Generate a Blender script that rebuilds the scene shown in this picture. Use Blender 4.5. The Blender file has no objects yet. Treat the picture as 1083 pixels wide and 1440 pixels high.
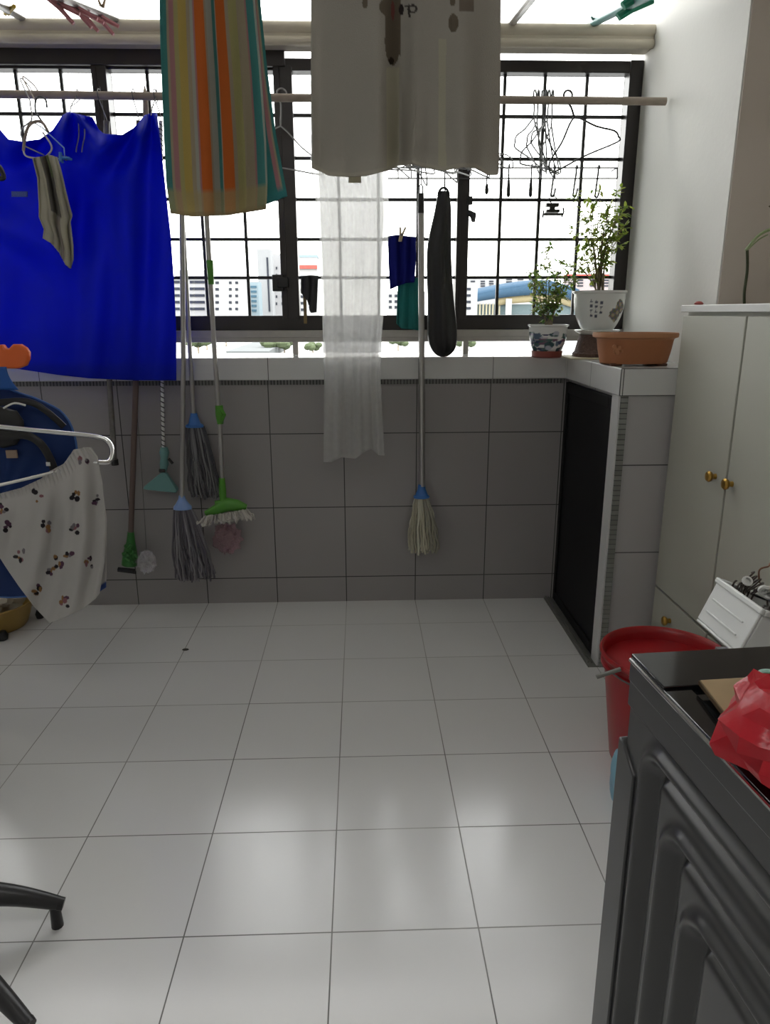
import bpy, math, random
from mathutils import Vector, Matrix
random.seed(7)
PI = math.pi
sc = bpy.context.scene
COL = sc.collection

# ---------------------------------------------------------------- camera
F_PX, PITCH, YAW, ROLL = 1011.58, 0.27133, 0.033459, -0.0030067
CAM = Vector((0.07094, -2.93244, 1.21855))
fw = Vector((math.sin(YAW)*math.cos(PITCH), math.cos(YAW)*math.cos(PITCH), -math.sin(PITCH)))
ri = Vector((math.cos(YAW), -math.sin(YAW), 0)); up = ri.cross(fw)
ri, up = ri*math.cos(ROLL)+up*math.sin(ROLL), -ri*math.sin(ROLL)+up*math.cos(ROLL)
cd = bpy.data.cameras.new('camera'); cam = bpy.data.objects.new('camera', cd); COL.objects.link(cam)
m = Matrix((ri, up, -fw)).transposed().to_4x4(); m.translation = CAM
cam.matrix_world = m
cd.sensor_fit = 'HORIZONTAL'; cd.sensor_width = 36; cd.lens = 36*F_PX/1083
cd.clip_start = 0.02; cd.clip_end = 3000
sc.camera = cam

# ---------------------------------------------------------------- sky, light, exposure
SKY = 7.0
w = bpy.data.worlds.new('overcast_sky'); sc.world = w; w.use_nodes = True
nt = w.node_tree; bg = nt.nodes['Background']
tc = nt.nodes.new('ShaderNodeTexCoord'); sx = nt.nodes.new('ShaderNodeSeparateXYZ')
rp = nt.nodes.new('ShaderNodeValToRGB')
nt.links.new(tc.outputs['Generated'], sx.inputs[0]); nt.links.new(sx.outputs['Z'], rp.inputs[0])
rp.color_ramp.elements[0].position = 0.0; rp.color_ramp.elements[0].color = (0.90, 0.88, 0.82, 1)
rp.color_ramp.elements[1].position = 0.35; rp.color_ramp.elements[1].color = (1.0, 1.0, 1.0, 1)
nt.links.new(rp.outputs[0], bg.inputs[0]); bg.inputs[1].default_value = SKY
# added unseen area lamp overhead, brightens the floor near the camera
ld = bpy.data.lights.new('added_fill_light', 'AREA'); ld.shape = 'RECTANGLE'; ld.size = 1.2; ld.size_y = 0.3
ld.energy = 8.5; ld.color = (1.0, 0.98, 0.95)
lo = bpy.data.objects.new('added_fill_light', ld); COL.objects.link(lo); lo.location = (-0.3, -3.1, 2.66)
vs = sc.view_settings
vs.view_transform = 'Standard'; vs.look = 'None'; vs.gamma = 1; vs.use_curve_mapping = False
vs.exposure = 0.0
sc.cycles.max_bounces = 10; sc.cycles.diffuse_bounces = 6; sc.cycles.transparent_max_bounces = 16
sc.cycles.use_denoising = True
sc.cycles.caustics_reflective = False; sc.cycles.caustics_refractive = False
sc.cycles.sample_clamp_indirect = 6

# ---------------------------------------------------------------- helpers
def P(x, y, ax, v):
    """point of the room plane (axis = value) seen at pixel x, y"""
    d = fw + ri*((x-541.5)/F_PX) + up*((720-y)/F_PX)
    i = 'XYZ'.index(ax)
    return CAM + d*((v-CAM[i])/d[i])

def mat(name, col, rough=0.5, metal=0.0, spec=0.5, noise=0.0, nscale=20, bump=0.0, bscale=200, attr=False,
        transl=0.0, alpha=1.0, coat=0.0, sub=None):
    mt = bpy.data.materials.new(name); mt.use_nodes = True
    n = mt.node_tree; b = n.nodes['Principled BSDF']; out = n.nodes['Material Output']
    b.inputs['Base Color'].default_value = (*col, 1); b.inputs['Roughness'].default_value = rough
    b.inputs['Metallic'].default_value = metal; b.inputs['Specular IOR Level'].default_value = spec
    b.inputs['Coat Weight'].default_value = coat
    src = None
    t = n.nodes.new('ShaderNodeTexCoord')
    if attr:
        a = n.nodes.new('ShaderNodeAttribute'); a.attribute_name = 'Col'; src = a.outputs['Color']
        n.links.new(src, b.inputs['Base Color'])
    if noise:
        nz = n.nodes.new('ShaderNodeTexNoise'); nz.inputs['Scale'].default_value = nscale; nz.inputs['Detail'].default_value = 5
        n.links.new(t.outputs['Object'], nz.inputs['Vector'])
        mr = n.nodes.new('ShaderNodeMapRange'); mr.inputs['To Min'].default_value = 1-noise; mr.inputs['To Max'].default_value = 1+noise*0.6
        n.links.new(nz.outputs['Fac'], mr.inputs['Value'])
        mx = n.nodes.new('ShaderNodeMix'); mx.data_type = 'RGBA'; mx.blend_type = 'MULTIPLY'; mx.inputs['Factor'].default_value = 1
        if src: n.links.new(src, mx.inputs['A'])
        else: mx.inputs['A'].default_value = (*col, 1)
        n.links.new(mr.outputs[0], mx.inputs['B']); src = mx.outputs['Result']
        n.links.new(src, b.inputs['Base Color'])
    if bump:
        nb = n.nodes.new('ShaderNodeTexNoise'); nb.inputs['Scale'].default_value = bscale; nb.inputs['Detail'].default_value = 3
        n.links.new(t.outputs['Object'], nb.inputs['Vector'])
        bp = n.nodes.new('ShaderNodeBump'); bp.inputs['Strength'].default_value = bump; bp.inputs['Distance'].default_value = 0.01
        n.links.new(nb.outputs['Fac'], bp.inputs['Height']); n.links.new(bp.outputs[0], b.inputs['Normal'])
    last = b.outputs[0]
    if transl:
        tr = n.nodes.new('ShaderNodeBsdfTranslucent'); tr.inputs[0].default_value = (*(sub or col), 1)
        if src: n.links.new(src, tr.inputs[0])
        ms = n.nodes.new('ShaderNodeMixShader'); ms.inputs[0].default_value = transl
        n.links.new(last, ms.inputs[1]); n.links.new(tr.outputs[0], ms.inputs[2]); last = ms.outputs[0]
    if alpha < 1:
        tp = n.nodes.new('ShaderNodeBsdfTransparent')
        ms = n.nodes.new('ShaderNodeMixShader'); ms.inputs[0].default_value = alpha
        n.links.new(tp.outputs[0], ms.inputs[1]); n.links.new(last, ms.inputs[2]); last = ms.outputs[0]
    n.links.new(last, out.inputs[0])
    return mt

WL = {}
def thing(name, label, cat, loc, group=None, kind=None):
    o = bpy.data.objects.new(name, None); COL.objects.link(o); o.location = loc
    o.empty_display_size = 0.1
    o['label'] = label; o['category'] = cat
    if group: o['group'] = group
    if kind: o['kind'] = kind
    WL[o.name] = Vector(loc)
    return o

class MB:
    def __init__(s): s.v = []; s.f = []; s.c = []; s.mi = []; s.cur = 0
    def add(s, vs, fs, col=None):
        n = len(s.v); s.v += [tuple(v) for v in vs]; s.f += [tuple(i+n for i in f) for f in fs]; s.mi += [s.cur]*len(fs)
        s.c += (col if isinstance(col, list) else [col or (1, 1, 1)]*len(vs))
        return s
    def box(s, x0, x1, y0, y1, z0, z1, M=None, col=None):
        v = [Vector((x, y, z)) for x in (x0, x1) for y in (y0, y1) for z in (z0, z1)]
        if M: v = [M @ p for p in v]
        return s.add(v, [(0,1,3,2),(4,6,7,5),(0,4,5,1),(2,3,7,6),(0,2,6,4),(1,5,7,3)], col)
    def tube(s, pts, r, seg=8, caps=True, col=None, flat=1.0):
        pts = [Vector(p) for p in pts]; n = len(pts)
        rs = r if isinstance(r, (list, tuple)) else [r]*n
        T = []
        for i in range(n):
            t = pts[min(i+1, n-1)]-pts[max(i-1, 0)]; T.append(t.normalized() if t.length > 1e-9 else Vector((0,0,1)))
        a = Vector((0,1,0)) if abs(T[0].y) < 0.9 else Vector((1,0,0))
        N = (a - T[0]*a.dot(T[0])).normalized(); vs = []
        for i in range(n):
            N = (N - T[i]*N.dot(T[i])).normalized(); B = T[i].cross(N)
            for k in range(seg):
                an = 2*PI*k/seg; vs.append(pts[i] + (N*math.cos(an)*flat + B*math.sin(an))*rs[i])
        fs = [(i*seg+k, i*seg+(k+1) % seg, (i+1)*seg+(k+1) % seg, (i+1)*seg+k) for i in range(n-1) for k in range(seg)]
        if caps: fs += [tuple(range(seg))[::-1], tuple((n-1)*seg+k for k in range(seg))]
        return s.add(vs, fs, col)
    def lathe(s, prof, c=(0,0,0), seg=32, M=None, sx=1, sy=1, col=None, colf=None):
        """profile of (radius, z)"""
        vs = []; cs = []
        for j, (r, z) in enumerate(prof):
            for k in range(seg):
                an = 2*PI*k/seg; p = Vector((r*sx*math.cos(an), r*sy*math.sin(an), z))
                if M: p = M @ p
                vs.append(p+Vector(c))
                cs.append(colf(j, an, z) if colf else (col or (1,1,1)))
        fs = [(j*seg+k, j*seg+(k+1) % seg, (j+1)*seg+(k+1) % seg, (j+1)*seg+k) for j in range(len(prof)-1) for k in range(seg)]
        fs += [tuple(range(seg))[::-1], tuple((len(prof)-1)*seg+k for k in range(seg))]
        return s.add(vs, fs, cs)
    def grid(s, fn, nu, nv, colf=None):
        vs = []; cs = []
        for j in range(nv+1):
            for i in range(nu+1):
                vs.append(fn(i/nu, j/nv)); cs.append(colf(i/nu, j/nv) if colf else (1,1,1))
        fs = [(j*(nu+1)+i, j*(nu+1)+i+1, (j+1)*(nu+1)+i+1, (j+1)*(nu+1)+i) for j in range(nv) for i in range(nu)]
        return s.add(vs, fs, cs)
    def build(s, name, mt, parent=None, smooth=True, bevel=0, solid=0, subsurf=0, attr=False, kind=None, angle=40):
        me = bpy.data.meshes.new(name); me.from_pydata(s.v, [], s.f); me.validate(); me.update()
        mts = mt if isinstance(mt, (list, tuple)) else [mt]
        for q in mts: me.materials.append(q)
        if len(mts) > 1:
            for p_, i_ in zip(me.polygons, s.mi): p_.material_index = i_
        if attr:
            ca = me.color_attributes.new('Col', 'FLOAT_COLOR', 'POINT')
            for i, c in enumerate(s.c): ca.data[i].color = (*c, 1)
        if smooth:
            for p in me.polygons: p.use_smooth = True
            try: me.set_sharp_from_angle(angle=math.radians(angle))
            except Exception: pass
        o = bpy.data.objects.new(name, me); COL.objects.link(o)
        off = Vector((0,0,0))
        if parent:
            o.parent = parent; off = WL.get(parent.name, Vector((0,0,0)))
            o.matrix_parent_inverse = Matrix.Translation(-off)
        WL[o.name] = off if False else Vector((0,0,0))
        if solid:
            md = o.modifiers.new('thick', 'SOLIDIFY'); md.thickness = solid; md.offset = 0
        if bevel:
            md = o.modifiers.new('bevel', 'BEVEL'); md.width = bevel; md.segments = 2; md.limit_method = 'ANGLE'; md.angle_limit = math.radians(50)
        if subsurf:
            md = o.modifiers.new('sub', 'SUBSURF'); md.levels = subsurf; md.render_levels = subsurf
        if kind: o['kind'] = kind
        return o

def struct(name, mb, mt, parent=None, **k):
    o = mb.build(name, mt, parent, **k)
    if not parent: o['kind'] = 'structure'
    return o
def tag(o, label, cat, group=None):
    o['label'] = label; o['category'] = cat
    if group: o['group'] = group
    return o
def lbl(o, s): o['label'] = s; return o
def copy_tree(o, offset):
    off = Vector(offset)
    c = o.copy(); COL.objects.link(c); c.location = o.location + off
    def rec(src, dst):
        for ch in list(src.children):
            d = ch.copy(); COL.objects.link(d); d.parent = dst; rec(ch, d)
    rec(o, c)
    return c
def lerp(a, b, t): return a+(b-a)*t
def pl(pts, t):
    """point at arc parameter t on polyline"""
    L = [0]
    for a, b in zip(pts, pts[1:]): L.append(L[-1]+math.dist(a, b))
    d = t*L[-1]
    for i in range(len(pts)-1):
        if d <= L[i+1] or i == len(pts)-2:
            q = (d-L[i])/max(L[i+1]-L[i], 1e-9); return tuple(lerp(a, b, q) for a, b in zip(pts[i], pts[i+1]))
def coons(T, B, L, R):
    """surface between four outlines (top, bottom left to right; left, right top to bottom)"""
    c00, c10, c01, c11 = T[0], T[-1], B[0], B[-1]
    def f(u, v):
        t, b, l, r = pl(T, u), pl(B, u), pl(L, v), pl(R, v)
        return tuple((1-v)*t[k]+v*b[k]+(1-u)*l[k]+u*r[k]-((1-u)*(1-v)*c00[k]+u*(1-v)*c10[k]+(1-u)*v*c01[k]+u*v*c11[k]) for k in range(2))
    return f
def smooth_pts(pts, n=6):
    pts = [Vector(p) for p in pts]; o = []
    for i in range(len(pts)-1):
        p0, p1, p2, p3 = pts[max(i-1,0)], pts[i], pts[i+1], pts[min(i+2, len(pts)-1)]
        for k in range(n):
            t = k/n
            o.append(0.5*((2*p1)+(p2-p0)*t+(2*p0-5*p1+4*p2-p3)*t*t+(3*p1-p0-3*p2+p3)*t**3))
    o.append(pts[-1]); return o
def cloth(name, outline, y0, fold, mt, nu=60, nv=60, colf=None, solid=0.003, parent=None, attr=False, name2=None):
    f = coons(*outline)
    def fn(u, v):
        x, y = f(u, v); return P(x, y, 'Y', y0+fold(u, v))
    mb = MB(); mb.grid(fn, nu, nv, colf)
    return mb.build(name, mt, parent, solid=solid, attr=attr, angle=180)

# ---------------------------------------------------------------- materials
def tile_mat(name, axes, steps, offs, base, rough, width=0.0035, grout=(0.12,0.12,0.12), noise=0.03, spec=0.5, bump=0.15):
    mt = bpy.data.materials.new(name); mt.use_nodes = True
    n = mt.node_tree; b = n.nodes['Principled BSDF']; L = n.links
    t = n.nodes.new('ShaderNodeTexCoord'); s = n.nodes.new('ShaderNodeSeparateXYZ'); L.new(t.outputs['Object'], s.inputs[0])
    masks = []
    def M(op, a, bb=None, c=None):
        q = n.nodes.new('ShaderNodeMath'); q.operation = op
        for i, v in enumerate((a, bb, c)):
            if v is None: continue
            if isinstance(v, (int, float)): q.inputs[i].default_value = v
            else: L.new(v, q.inputs[i])
        return q.outputs[0]
    cells = []
    for ax, st, of in zip(axes, steps, offs):
        u = M('DIVIDE', M('SUBTRACT', s.outputs[ax], of), st)
        fl = M('ROUND', u); d = M('MULTIPLY', M('ABSOLUTE', M('SUBTRACT', u, fl)), st)
        masks.append(M('LESS_THAN', d, width/2)); cells.append(M('FLOOR', u))
    g = masks[0]
    for k in masks[1:]: g = M('MAXIMUM', g, k)
    cv = n.nodes.new('ShaderNodeCombineXYZ')
    for i, c in enumerate(cells): L.new(c, cv.inputs[i])
    wn = n.nodes.new('ShaderNodeTexWhiteNoise'); L.new(cv.outputs[0], wn.inputs['Vector'])
    nz = n.nodes.new('ShaderNodeTexNoise'); nz.inputs['Scale'].default_value = 4; nz.inputs['Detail'].default_value = 6
    L.new(t.outputs['Object'], nz.inputs['Vector'])
    val = M('ADD', M('MULTIPLY', wn.outputs['Value'], noise), M('MULTIPLY', nz.outputs['Fac'], noise*1.6)); val = M('SUBTRACT', 1.0+noise, val)
    mx = n.nodes.new('ShaderNodeMix'); mx.data_type = 'RGBA'; mx.blend_type = 'MULTIPLY'; mx.inputs['Factor'].default_value = 1
    mx.inputs['A'].default_value = (*base, 1); L.new(val, mx.inputs['B'])
    # grout: patches of dirt
    gn = n.nodes.new('ShaderNodeTexNoise'); gn.inputs['Scale'].default_value = 1.3; gn.inputs['Detail'].default_value = 2
    L.new(t.outputs['Object'], gn.inputs['Vector'])
    gr = n.nodes.new('ShaderNodeValToRGB'); gr.color_ramp.elements[0].position = 0.35; gr.color_ramp.elements[1].position = 0.7
    gr.color_ramp.elements[0].color = (*[c*0.55 for c in grout], 1); gr.color_ramp.elements[1].color = (*[min(c*1.7, 1) for c in grout], 1)
    L.new(gn.outputs['Fac'], gr.inputs[0])
    m2 = n.nodes.new('ShaderNodeMix'); m2.data_type = 'RGBA'; L.new(g, m2.inputs['Factor'])
    L.new(mx.outputs['Result'], m2.inputs['A']); L.new(gr.outputs[0], m2.inputs['B']); L.new(m2.outputs['Result'], b.inputs['Base Color'])
    r = M('ADD', M('MULTIPLY', nz.outputs['Fac'], 0.08), rough-0.04); r = M('MAXIMUM', r, M('MULTIPLY', g, 0.8)); L.new(r, b.inputs['Roughness'])
    bp = n.nodes.new('ShaderNodeBump'); bp.inputs['Strength'].default_value = bump; bp.inputs['Distance'].default_value = 0.002
    L.new(M('SUBTRACT', 1.0, g), bp.inputs['Height']); L.new(bp.outputs[0], b.inputs['Normal'])
    b.inputs['Specular IOR Level'].default_value = spec
    return mt

m_floor = tile_mat('floor_tiles', (0, 1), (0.3, 0.3), (0, -0.246), (0.72, 0.72, 0.72), 0.17, 0.0028, (0.27,0.27,0.26))
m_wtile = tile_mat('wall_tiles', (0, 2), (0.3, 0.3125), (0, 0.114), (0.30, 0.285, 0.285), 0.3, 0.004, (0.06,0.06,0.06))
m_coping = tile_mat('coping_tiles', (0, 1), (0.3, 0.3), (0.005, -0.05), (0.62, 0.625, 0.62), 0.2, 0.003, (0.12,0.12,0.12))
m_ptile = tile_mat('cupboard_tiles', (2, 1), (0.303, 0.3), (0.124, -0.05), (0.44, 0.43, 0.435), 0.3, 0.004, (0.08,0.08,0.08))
m_mosaic = tile_mat('mosaic_strip', (0, 2), (0.013, 0.5), (0, 0.3), (0.17, 0.17, 0.165), 0.5, 0.004, (0.03,0.03,0.03), noise=0.3)
m_mosaicv = tile_mat('mosaic_strip_upright', (2, 0), (0.017, 0.5), (0, 0.3), (0.24, 0.25, 0.23), 0.5, 0.003, (0.09,0.09,0.09), noise=0.3)
m_paint = mat('white_wall_paint', (0.74, 0.74, 0.71), 0.75, noise=0.04, nscale=3, bump=0.05, bscale=60)
m_taupe = mat('taupe_wall_tone', (0.62, 0.56, 0.50), 0.8, noise=0.05, nscale=3)  # darker, warmer copy of the white wall colour
m_ceil = mat('ceiling_paint', (0.8, 0.8, 0.78), 0.85)
m_frame = mat('dark_brown_window_frame', (0.030, 0.025, 0.024), 0.35, spec=0.5, noise=0.3, nscale=8)
m_bar = mat('dark_window_grille', (0.022, 0.021, 0.021), 0.4)
m_beige = mat('aged_cream_paint', (0.60, 0.55, 0.45), 0.6, noise=0.25, nscale=6)
m_alu = mat('aluminium', (0.42, 0.40, 0.37), 0.4, metal=0.6, noise=0.2)
m_steel = mat('brushed_steel_pole', (0.42, 0.41, 0.40), 0.3, metal=0.75)
m_chrome = mat('chrome', (0.75, 0.75, 0.75), 0.12, metal=1.0)
m_black = mat('black_plastic', (0.012, 0.012, 0.013), 0.4)
m_wood = mat('weathered_wood_pole', (0.36, 0.30, 0.25), 0.7, noise=0.3, nscale=25)
m_brown = mat('brown_wood_handle', (0.13, 0.09, 0.08), 0.55, noise=0.2)
m_wire = mat('grey_hanger_wire', (0.10, 0.10, 0.105), 0.5)
m_white = mat('white_plastic', (0.74, 0.75, 0.74), 0.35)
m_green = mat('green_plastic', (0.07, 0.26, 0.025), 0.35)
m_blueplas = mat('blue_plastic', (0.03, 0.14, 0.42), 0.35)
m_pblue = mat('pale_blue_plastic', (0.20, 0.32, 0.62), 0.35)
m_teal = mat('teal_plastic', (0.14, 0.30, 0.29), 0.4)
m_strand = mat('cream_mop_strands', (0.55, 0.52, 0.42), 0.9, attr=True)
m_red = mat('red_plastic', (0.34, 0.012, 0.016), 0.32)
m_terra = mat('terracotta', (0.42, 0.17, 0.07), 0.65, noise=0.15, nscale=12, attr=True)
m_pot = mat('painted_porcelain', (0.8, 0.8, 0.8), 0.2, attr=True)
m_soil = mat('dark_soil', (0.05, 0.035, 0.025), 0.95, bump=0.6, bscale=120)
m_leaf = mat('yellow_green_leaf', (0.22, 0.36, 0.06), 0.5, transl=0.4, attr=True)
m_stem = mat('woody_stem', (0.22, 0.17, 0.10), 0.8)
m_cab = mat('pale_grey_green_laminate', (0.42, 0.42, 0.365), 0.45, noise=0.03, nscale=3)
m_brass = mat('aged_brass', (0.50, 0.30, 0.07), 0.3, metal=0.9, noise=0.2)
m_gap = mat('dark_gap', (0.02, 0.02, 0.02), 0.8)
m_wash = mat('dark_grey_enamel', (0.038, 0.038, 0.040), 0.28, spec=0.6)
m_gloss = mat('glossy_black_top', (0.008, 0.009, 0.010), 0.10, spec=0.6)
m_blackdoor = mat('black_aluminium_panel', (0.008, 0.008, 0.009), 0.6, spec=0.2)
def glass_mat(name):
    mt = bpy.data.materials.new(name); mt.use_nodes = True; n = mt.node_tree
    for q in list(n.nodes):
        if q.type != 'OUTPUT_MATERIAL': n.nodes.remove(q)
    tp = n.nodes.new('ShaderNodeBsdfTransparent'); tp.inputs[0].default_value = (0.96, 0.97, 0.97, 1)
    gl = n.nodes.new('ShaderNodeBsdfGlossy'); gl.inputs['Roughness'].default_value = 0.02
    fr = n.nodes.new('ShaderNodeFresnel'); fr.inputs[0].default_value = 1.35
    ms = n.nodes.new('ShaderNodeMixShader')
    n.links.new(fr.outputs[0], ms.inputs[0]); n.links.new(tp.outputs[0], ms.inputs[1]); n.links.new(gl.outputs[0], ms.inputs[2])
    n.links.new(ms.outputs[0], n.nodes['Material Output'].inputs[0]); return mt
m_glass = glass_mat('window_glass')

# ---------------------------------------------------------------- room shell
XL, XR, YB, ZC = -2.3, 1.62, -4.6, 2.72
struct('floor', MB().box(XL, XR, YB, 0.0, -0.12, 0.0), m_floor)
struct('ceiling', MB().box(XL-0.1, XR+0.1, YB-0.1, 0.32, ZC, ZC+0.12), m_ceil)
struct('wall_left', MB().box(XL-0.12, XL, YB, 0.32, 0, ZC), m_paint)
struct('wall_front', MB().box(XL-0.12, XR+0.12, YB-0.12, YB, 0, ZC), m_paint)
mb = MB(); mb.box(1.18, XR, -0.64, 0.32, 0, ZC); struct('wall_right', mb, m_paint)
struct('wall_alcove', MB().box(XR, XR+0.12, YB, 0.32, 0, ZC), m_taupe)
struct('wall_alcove_end', MB().box(1.184, XR, -0.6455, -0.6405, 0, ZC), m_taupe)
# parapet below the window
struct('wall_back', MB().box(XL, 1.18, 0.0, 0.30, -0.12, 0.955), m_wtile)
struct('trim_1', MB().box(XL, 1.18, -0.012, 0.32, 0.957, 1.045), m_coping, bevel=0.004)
struct('trim_2', MB().box(XL, 0.895, -0.006, 0.0, 0.938, 0.957), m_mosaic)
# beam over the window
mb = MB(); mb.box(XL, 1.18, 0.08, 0.17, 2.168, 2.24)
mb.tube([(XL, 0.09, 2.222), (1.18, 0.09, 2.222)], 0.022, 12)
mb.tube([(XL, 0.085, 2.178), (1.18, 0.085, 2.178)], 0.016, 12)
struct('trim_3', mb, m_beige, bevel=0.003)

# ---------------------------------------------------------------- window with grille
win = thing('window_1', '', '', (0, 0.2, 1.1)); del win['label']; del win['category']; win['kind'] = 'structure'
mb = MB(); mb.box(XL, 1.18, 0.17, 0.235, 1.146, 1.205)          # bottom rail
mb.box(XL, 1.18, 0.175, 0.235, 2.108, 2.15)
mb.box(-2.3, -0.2, 0.15, 0.175, 2.115, 2.172)
mb.box(1.128, 1.18, 0.165, 0.235, 1.146, 2.15)
struct('frame', mb, m_frame, win, bevel=0.003)
for x0, x1 in ((-0.247,-0.176), (0.468,0.516), (-0.93,-0.875), (-1.64,-1.58)):
    mb = MB(); mb.box(x0, x1, 0.160, 0.235, 1.19, 2.12)
    mb.box(x0+0.3*(x1-x0), x0+0.36*(x1-x0), 0.157, 0.1605, 1.19, 2.12)
    struct('mullion', mb, m_frame, win, bevel=0.003)
mb = MB()
for z in (1.961, 1.808, 1.656, 1.505, 1.356): mb.box(XL, 1.13, 0.205, 0.217, z-0.006, z+0.006)
for x in (0.65, 0.808, 0.974, -0.006, 0.153, 0.313, -0.387, -0.559, -0.733, -1.06, -1.23, -1.41, -1.78, -1.95, -2.12):
    mb.box(x-0.006, x+0.006, 0.203, 0.215, 1.2, 2.11)
struct('grille', mb, m_bar, win)
for x0, x1 in ((0.516, 1.128), (-0.176, 0.468), (-0.875, -0.247), (-1.58, -0.93), (-2.3, -1.64)):
    struct('pane', MB().box(x0, x1, 0.222, 0.226, 1.205, 2.108), m_glass, win, smooth=False)
mb = MB(); mb.box(XL, 1.18, 0.15, 0.25, 1.118, 1.146); mb.box(XL, 1.18, 0.165, 0.235, 1.098, 1.118)
struct('track', mb, m_alu, win, bevel=0.002)
for x in (-0.2, 0.52, -0.93, -1.61, 1.12):
    struct('post', MB().box(x-0.011, x+0.011, 0.18, 0.22, 1.045, 1.1), m_alu, win)
# latches on the middle mullion
for x0, x1, z0, z1 in ((-0.28, -0.235, 1.30, 1.365),):
    mb = MB(); mb.box(x0, x1, 0.13, 0.16, z0, z1); mb.box(x0+0.02, x1+0.02, 0.12, 0.165, z0+0.015, z1-0.01)
    struct('latch', mb, m_black, win, bevel=0.004)
mb = MB(); mb.tube([(0.515,0.155,1.60),(0.53,0.14,1.59),(0.53,0.13,1.565)], [0.012,0.014,0.008], 8); mb.box(0.508, 0.526, 0.14, 0.165, 1.63, 1.66)
struct('latch', mb, m_black, win)

# ---------------------------------------------------------------- tiled corner cupboard
cb = thing('corner_cupboard', 'low grey-tiled built-in corner cupboard with a black door, under the flower pots', 'cupboard', (1.0, -0.33, 0))
mb = MB(); mb.box(0.935, 1.179, -0.64, -0.592, 0.0, 0.957); 
mb.box(0.912, 0.935, -0.64, -0.575, 0.0, 0.957); mb.box(0.915, 0.94, -0.575, -0.006, 0.93, 0.957)
mb.box(0.915, 0.94, -0.03, -0.006, 0, 0.957)
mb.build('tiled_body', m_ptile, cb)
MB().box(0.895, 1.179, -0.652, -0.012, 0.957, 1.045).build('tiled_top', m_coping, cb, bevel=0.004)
MB().box(0.905, 0.928, -0.646, -0.640, 0.0, 1.0).build('mosaic_edge', m_mosaicv, cb)
MB().box(0.898, 0.912, -0.64, -0.577, 0.0, 0.957).build('door_frame', mat('white_tile_edge', (0.6,0.6,0.6), 0.3), cb, bevel=0.002)
mb = MB(); mb.box(0.905, 0.925, -0.577, -0.03, 0.012, 0.945)
mb.box(0.899, 0.905, -0.577, -0.545, 0.012, 0.945); mb.box(0.899, 0.905, -0.06, -0.03, 0.012, 0.945)
mb.box(0.899, 0.905, -0.545, -0.06, 0.905, 0.945); mb.box(0.899, 0.905, -0.545, -0.06, 0.012, 0.05)
mb.build('door', m_blackdoor, cb, bevel=0.002)
mb = MB(); mb.box(0.872, 0.878, -0.62, -0.005, 0, 0.012); mb.box(0.886, 0.89, -0.62, -0.005, 0, 0.009); mb.box(0.868, 0.905, -0.645, -0.005, 0, 0.004)
mb.build('threshold', mat('worn_aluminium_sill', (0.22,0.22,0.2), 0.5, metal=0.4, noise=0.3), cb)

# ---------------------------------------------------------------- storage cabinet
cab = thing('storage_cabinet', 'tall pale grey-green cabinet with brass knobs along the right wall', 'cabinet', (1.3, -1.2, 0))
CY0, CY1 = -1.81, -0.655
MB().box(1.09, 1.6, CY0, CY1, 0.03, 1.215).build('body', m_cab, cab)
MB().box(1.066, 1.6, CY0-0.01, CY1+0.003, 1.215, 1.236).build('top_board', mat('cabinet_top_laminate', (0.55,0.55,0.54), 0.4), cab, bevel=0.002)
MB().box(1.085, 1.58, CY0+0.01, CY1-0.01, 0.0, 0.03).build('plinth', m_gap, cab)
knob = None
for k in range(3):
    y1 = CY1-0.004-k*0.385; y0 = y1-0.376
    d = MB().box(1.072, 1.090, y0, y1, 0.318, 1.205).build('door', m_cab, cab, bevel=0.002)
    ky = (y0+0.055) if k == 0 else (y1-0.03 if k == 1 else y0+0.05)
    mb = MB(); Mk = Matrix.Rotation(-PI/2, 4, 'Y')
    mb.lathe([(0.0,0),(0.008,0.001),(0.007,0.010),(0.0145,0.016),(0.016,0.022),(0.012,0.027),(0.0,0.029)], (1.073, ky, 0.768), 20, Mk)
    mb.build('knob', m_brass, d)
    d = MB().box(1.072, 1.090, y0, y1, 0.035, 0.310).build('lower_door', m_cab, cab, bevel=0.002)
    mb = MB(); mb.lathe([(0.0,0),(0.008,0.001),(0.007,0.010),(0.0145,0.016),(0.016,0.022),(0.012,0.027),(0.0,0.029)], (1.073, ky if k else -0.80, 0.245), 20, Mk)
    mb.build('knob', m_brass, d)
mb = MB()
pts = [P(972,431,'Y',-0.72)+Vector((0,0,0))]
c = Vector((1.098, -0.70, 1.236))
mb.lathe([(0,0),(0.010,0.001),(0.011,0.005),(0.006,0.010),(0,0.011)], c, 14, None, 1.3, 0.8)
tag(mb.build('bottle_cap', mat('faded_red_plastic', (0.45,0.10,0.09), 0.5)), 'small faded red cap lying on the left end of the cabinet top', 'cap')
# dry stem on the cabinet top
pl_ = thing('cut_plant_stem', 'bent dark plant stem with pale green side shoot standing on the cabinet', 'plant', (1.22, -0.76, 1.236))
mb = MB(); b0 = P(1047,427,'Y',-0.76); b0.z = 1.236
mb.tube(smooth_pts([b0, P(1047,410,'Y',-0.76), P(1051,380,'Y',-0.76), P(1051,352,'Y',-0.76)]), 0.0042, 8, col=(0.04,0.05,0.015))
mb.build('stem', mat('dark_green_stem', (0.035,0.045,0.012), 0.5), pl_)
mb = MB(); mb.tube(smooth_pts([P(1049,352,'Y',-0.76), P(1064,334,'Y',-0.76), P(1080,324,'Y',-0.76), P(1094,322,'Y',-0.76)]), [0.0045]*19, 8)
mb.tube(smooth_pts([P(1051,352,'Y',-0.755), P(1066,338,'Y',-0.755), P(1080,330,'Y',-0.755)]), 0.002, 6)
mb.build('shoot', mat('pale_green_shoot', (0.30,0.38,0.20), 0.45), pl_)
mb = MB()
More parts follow.
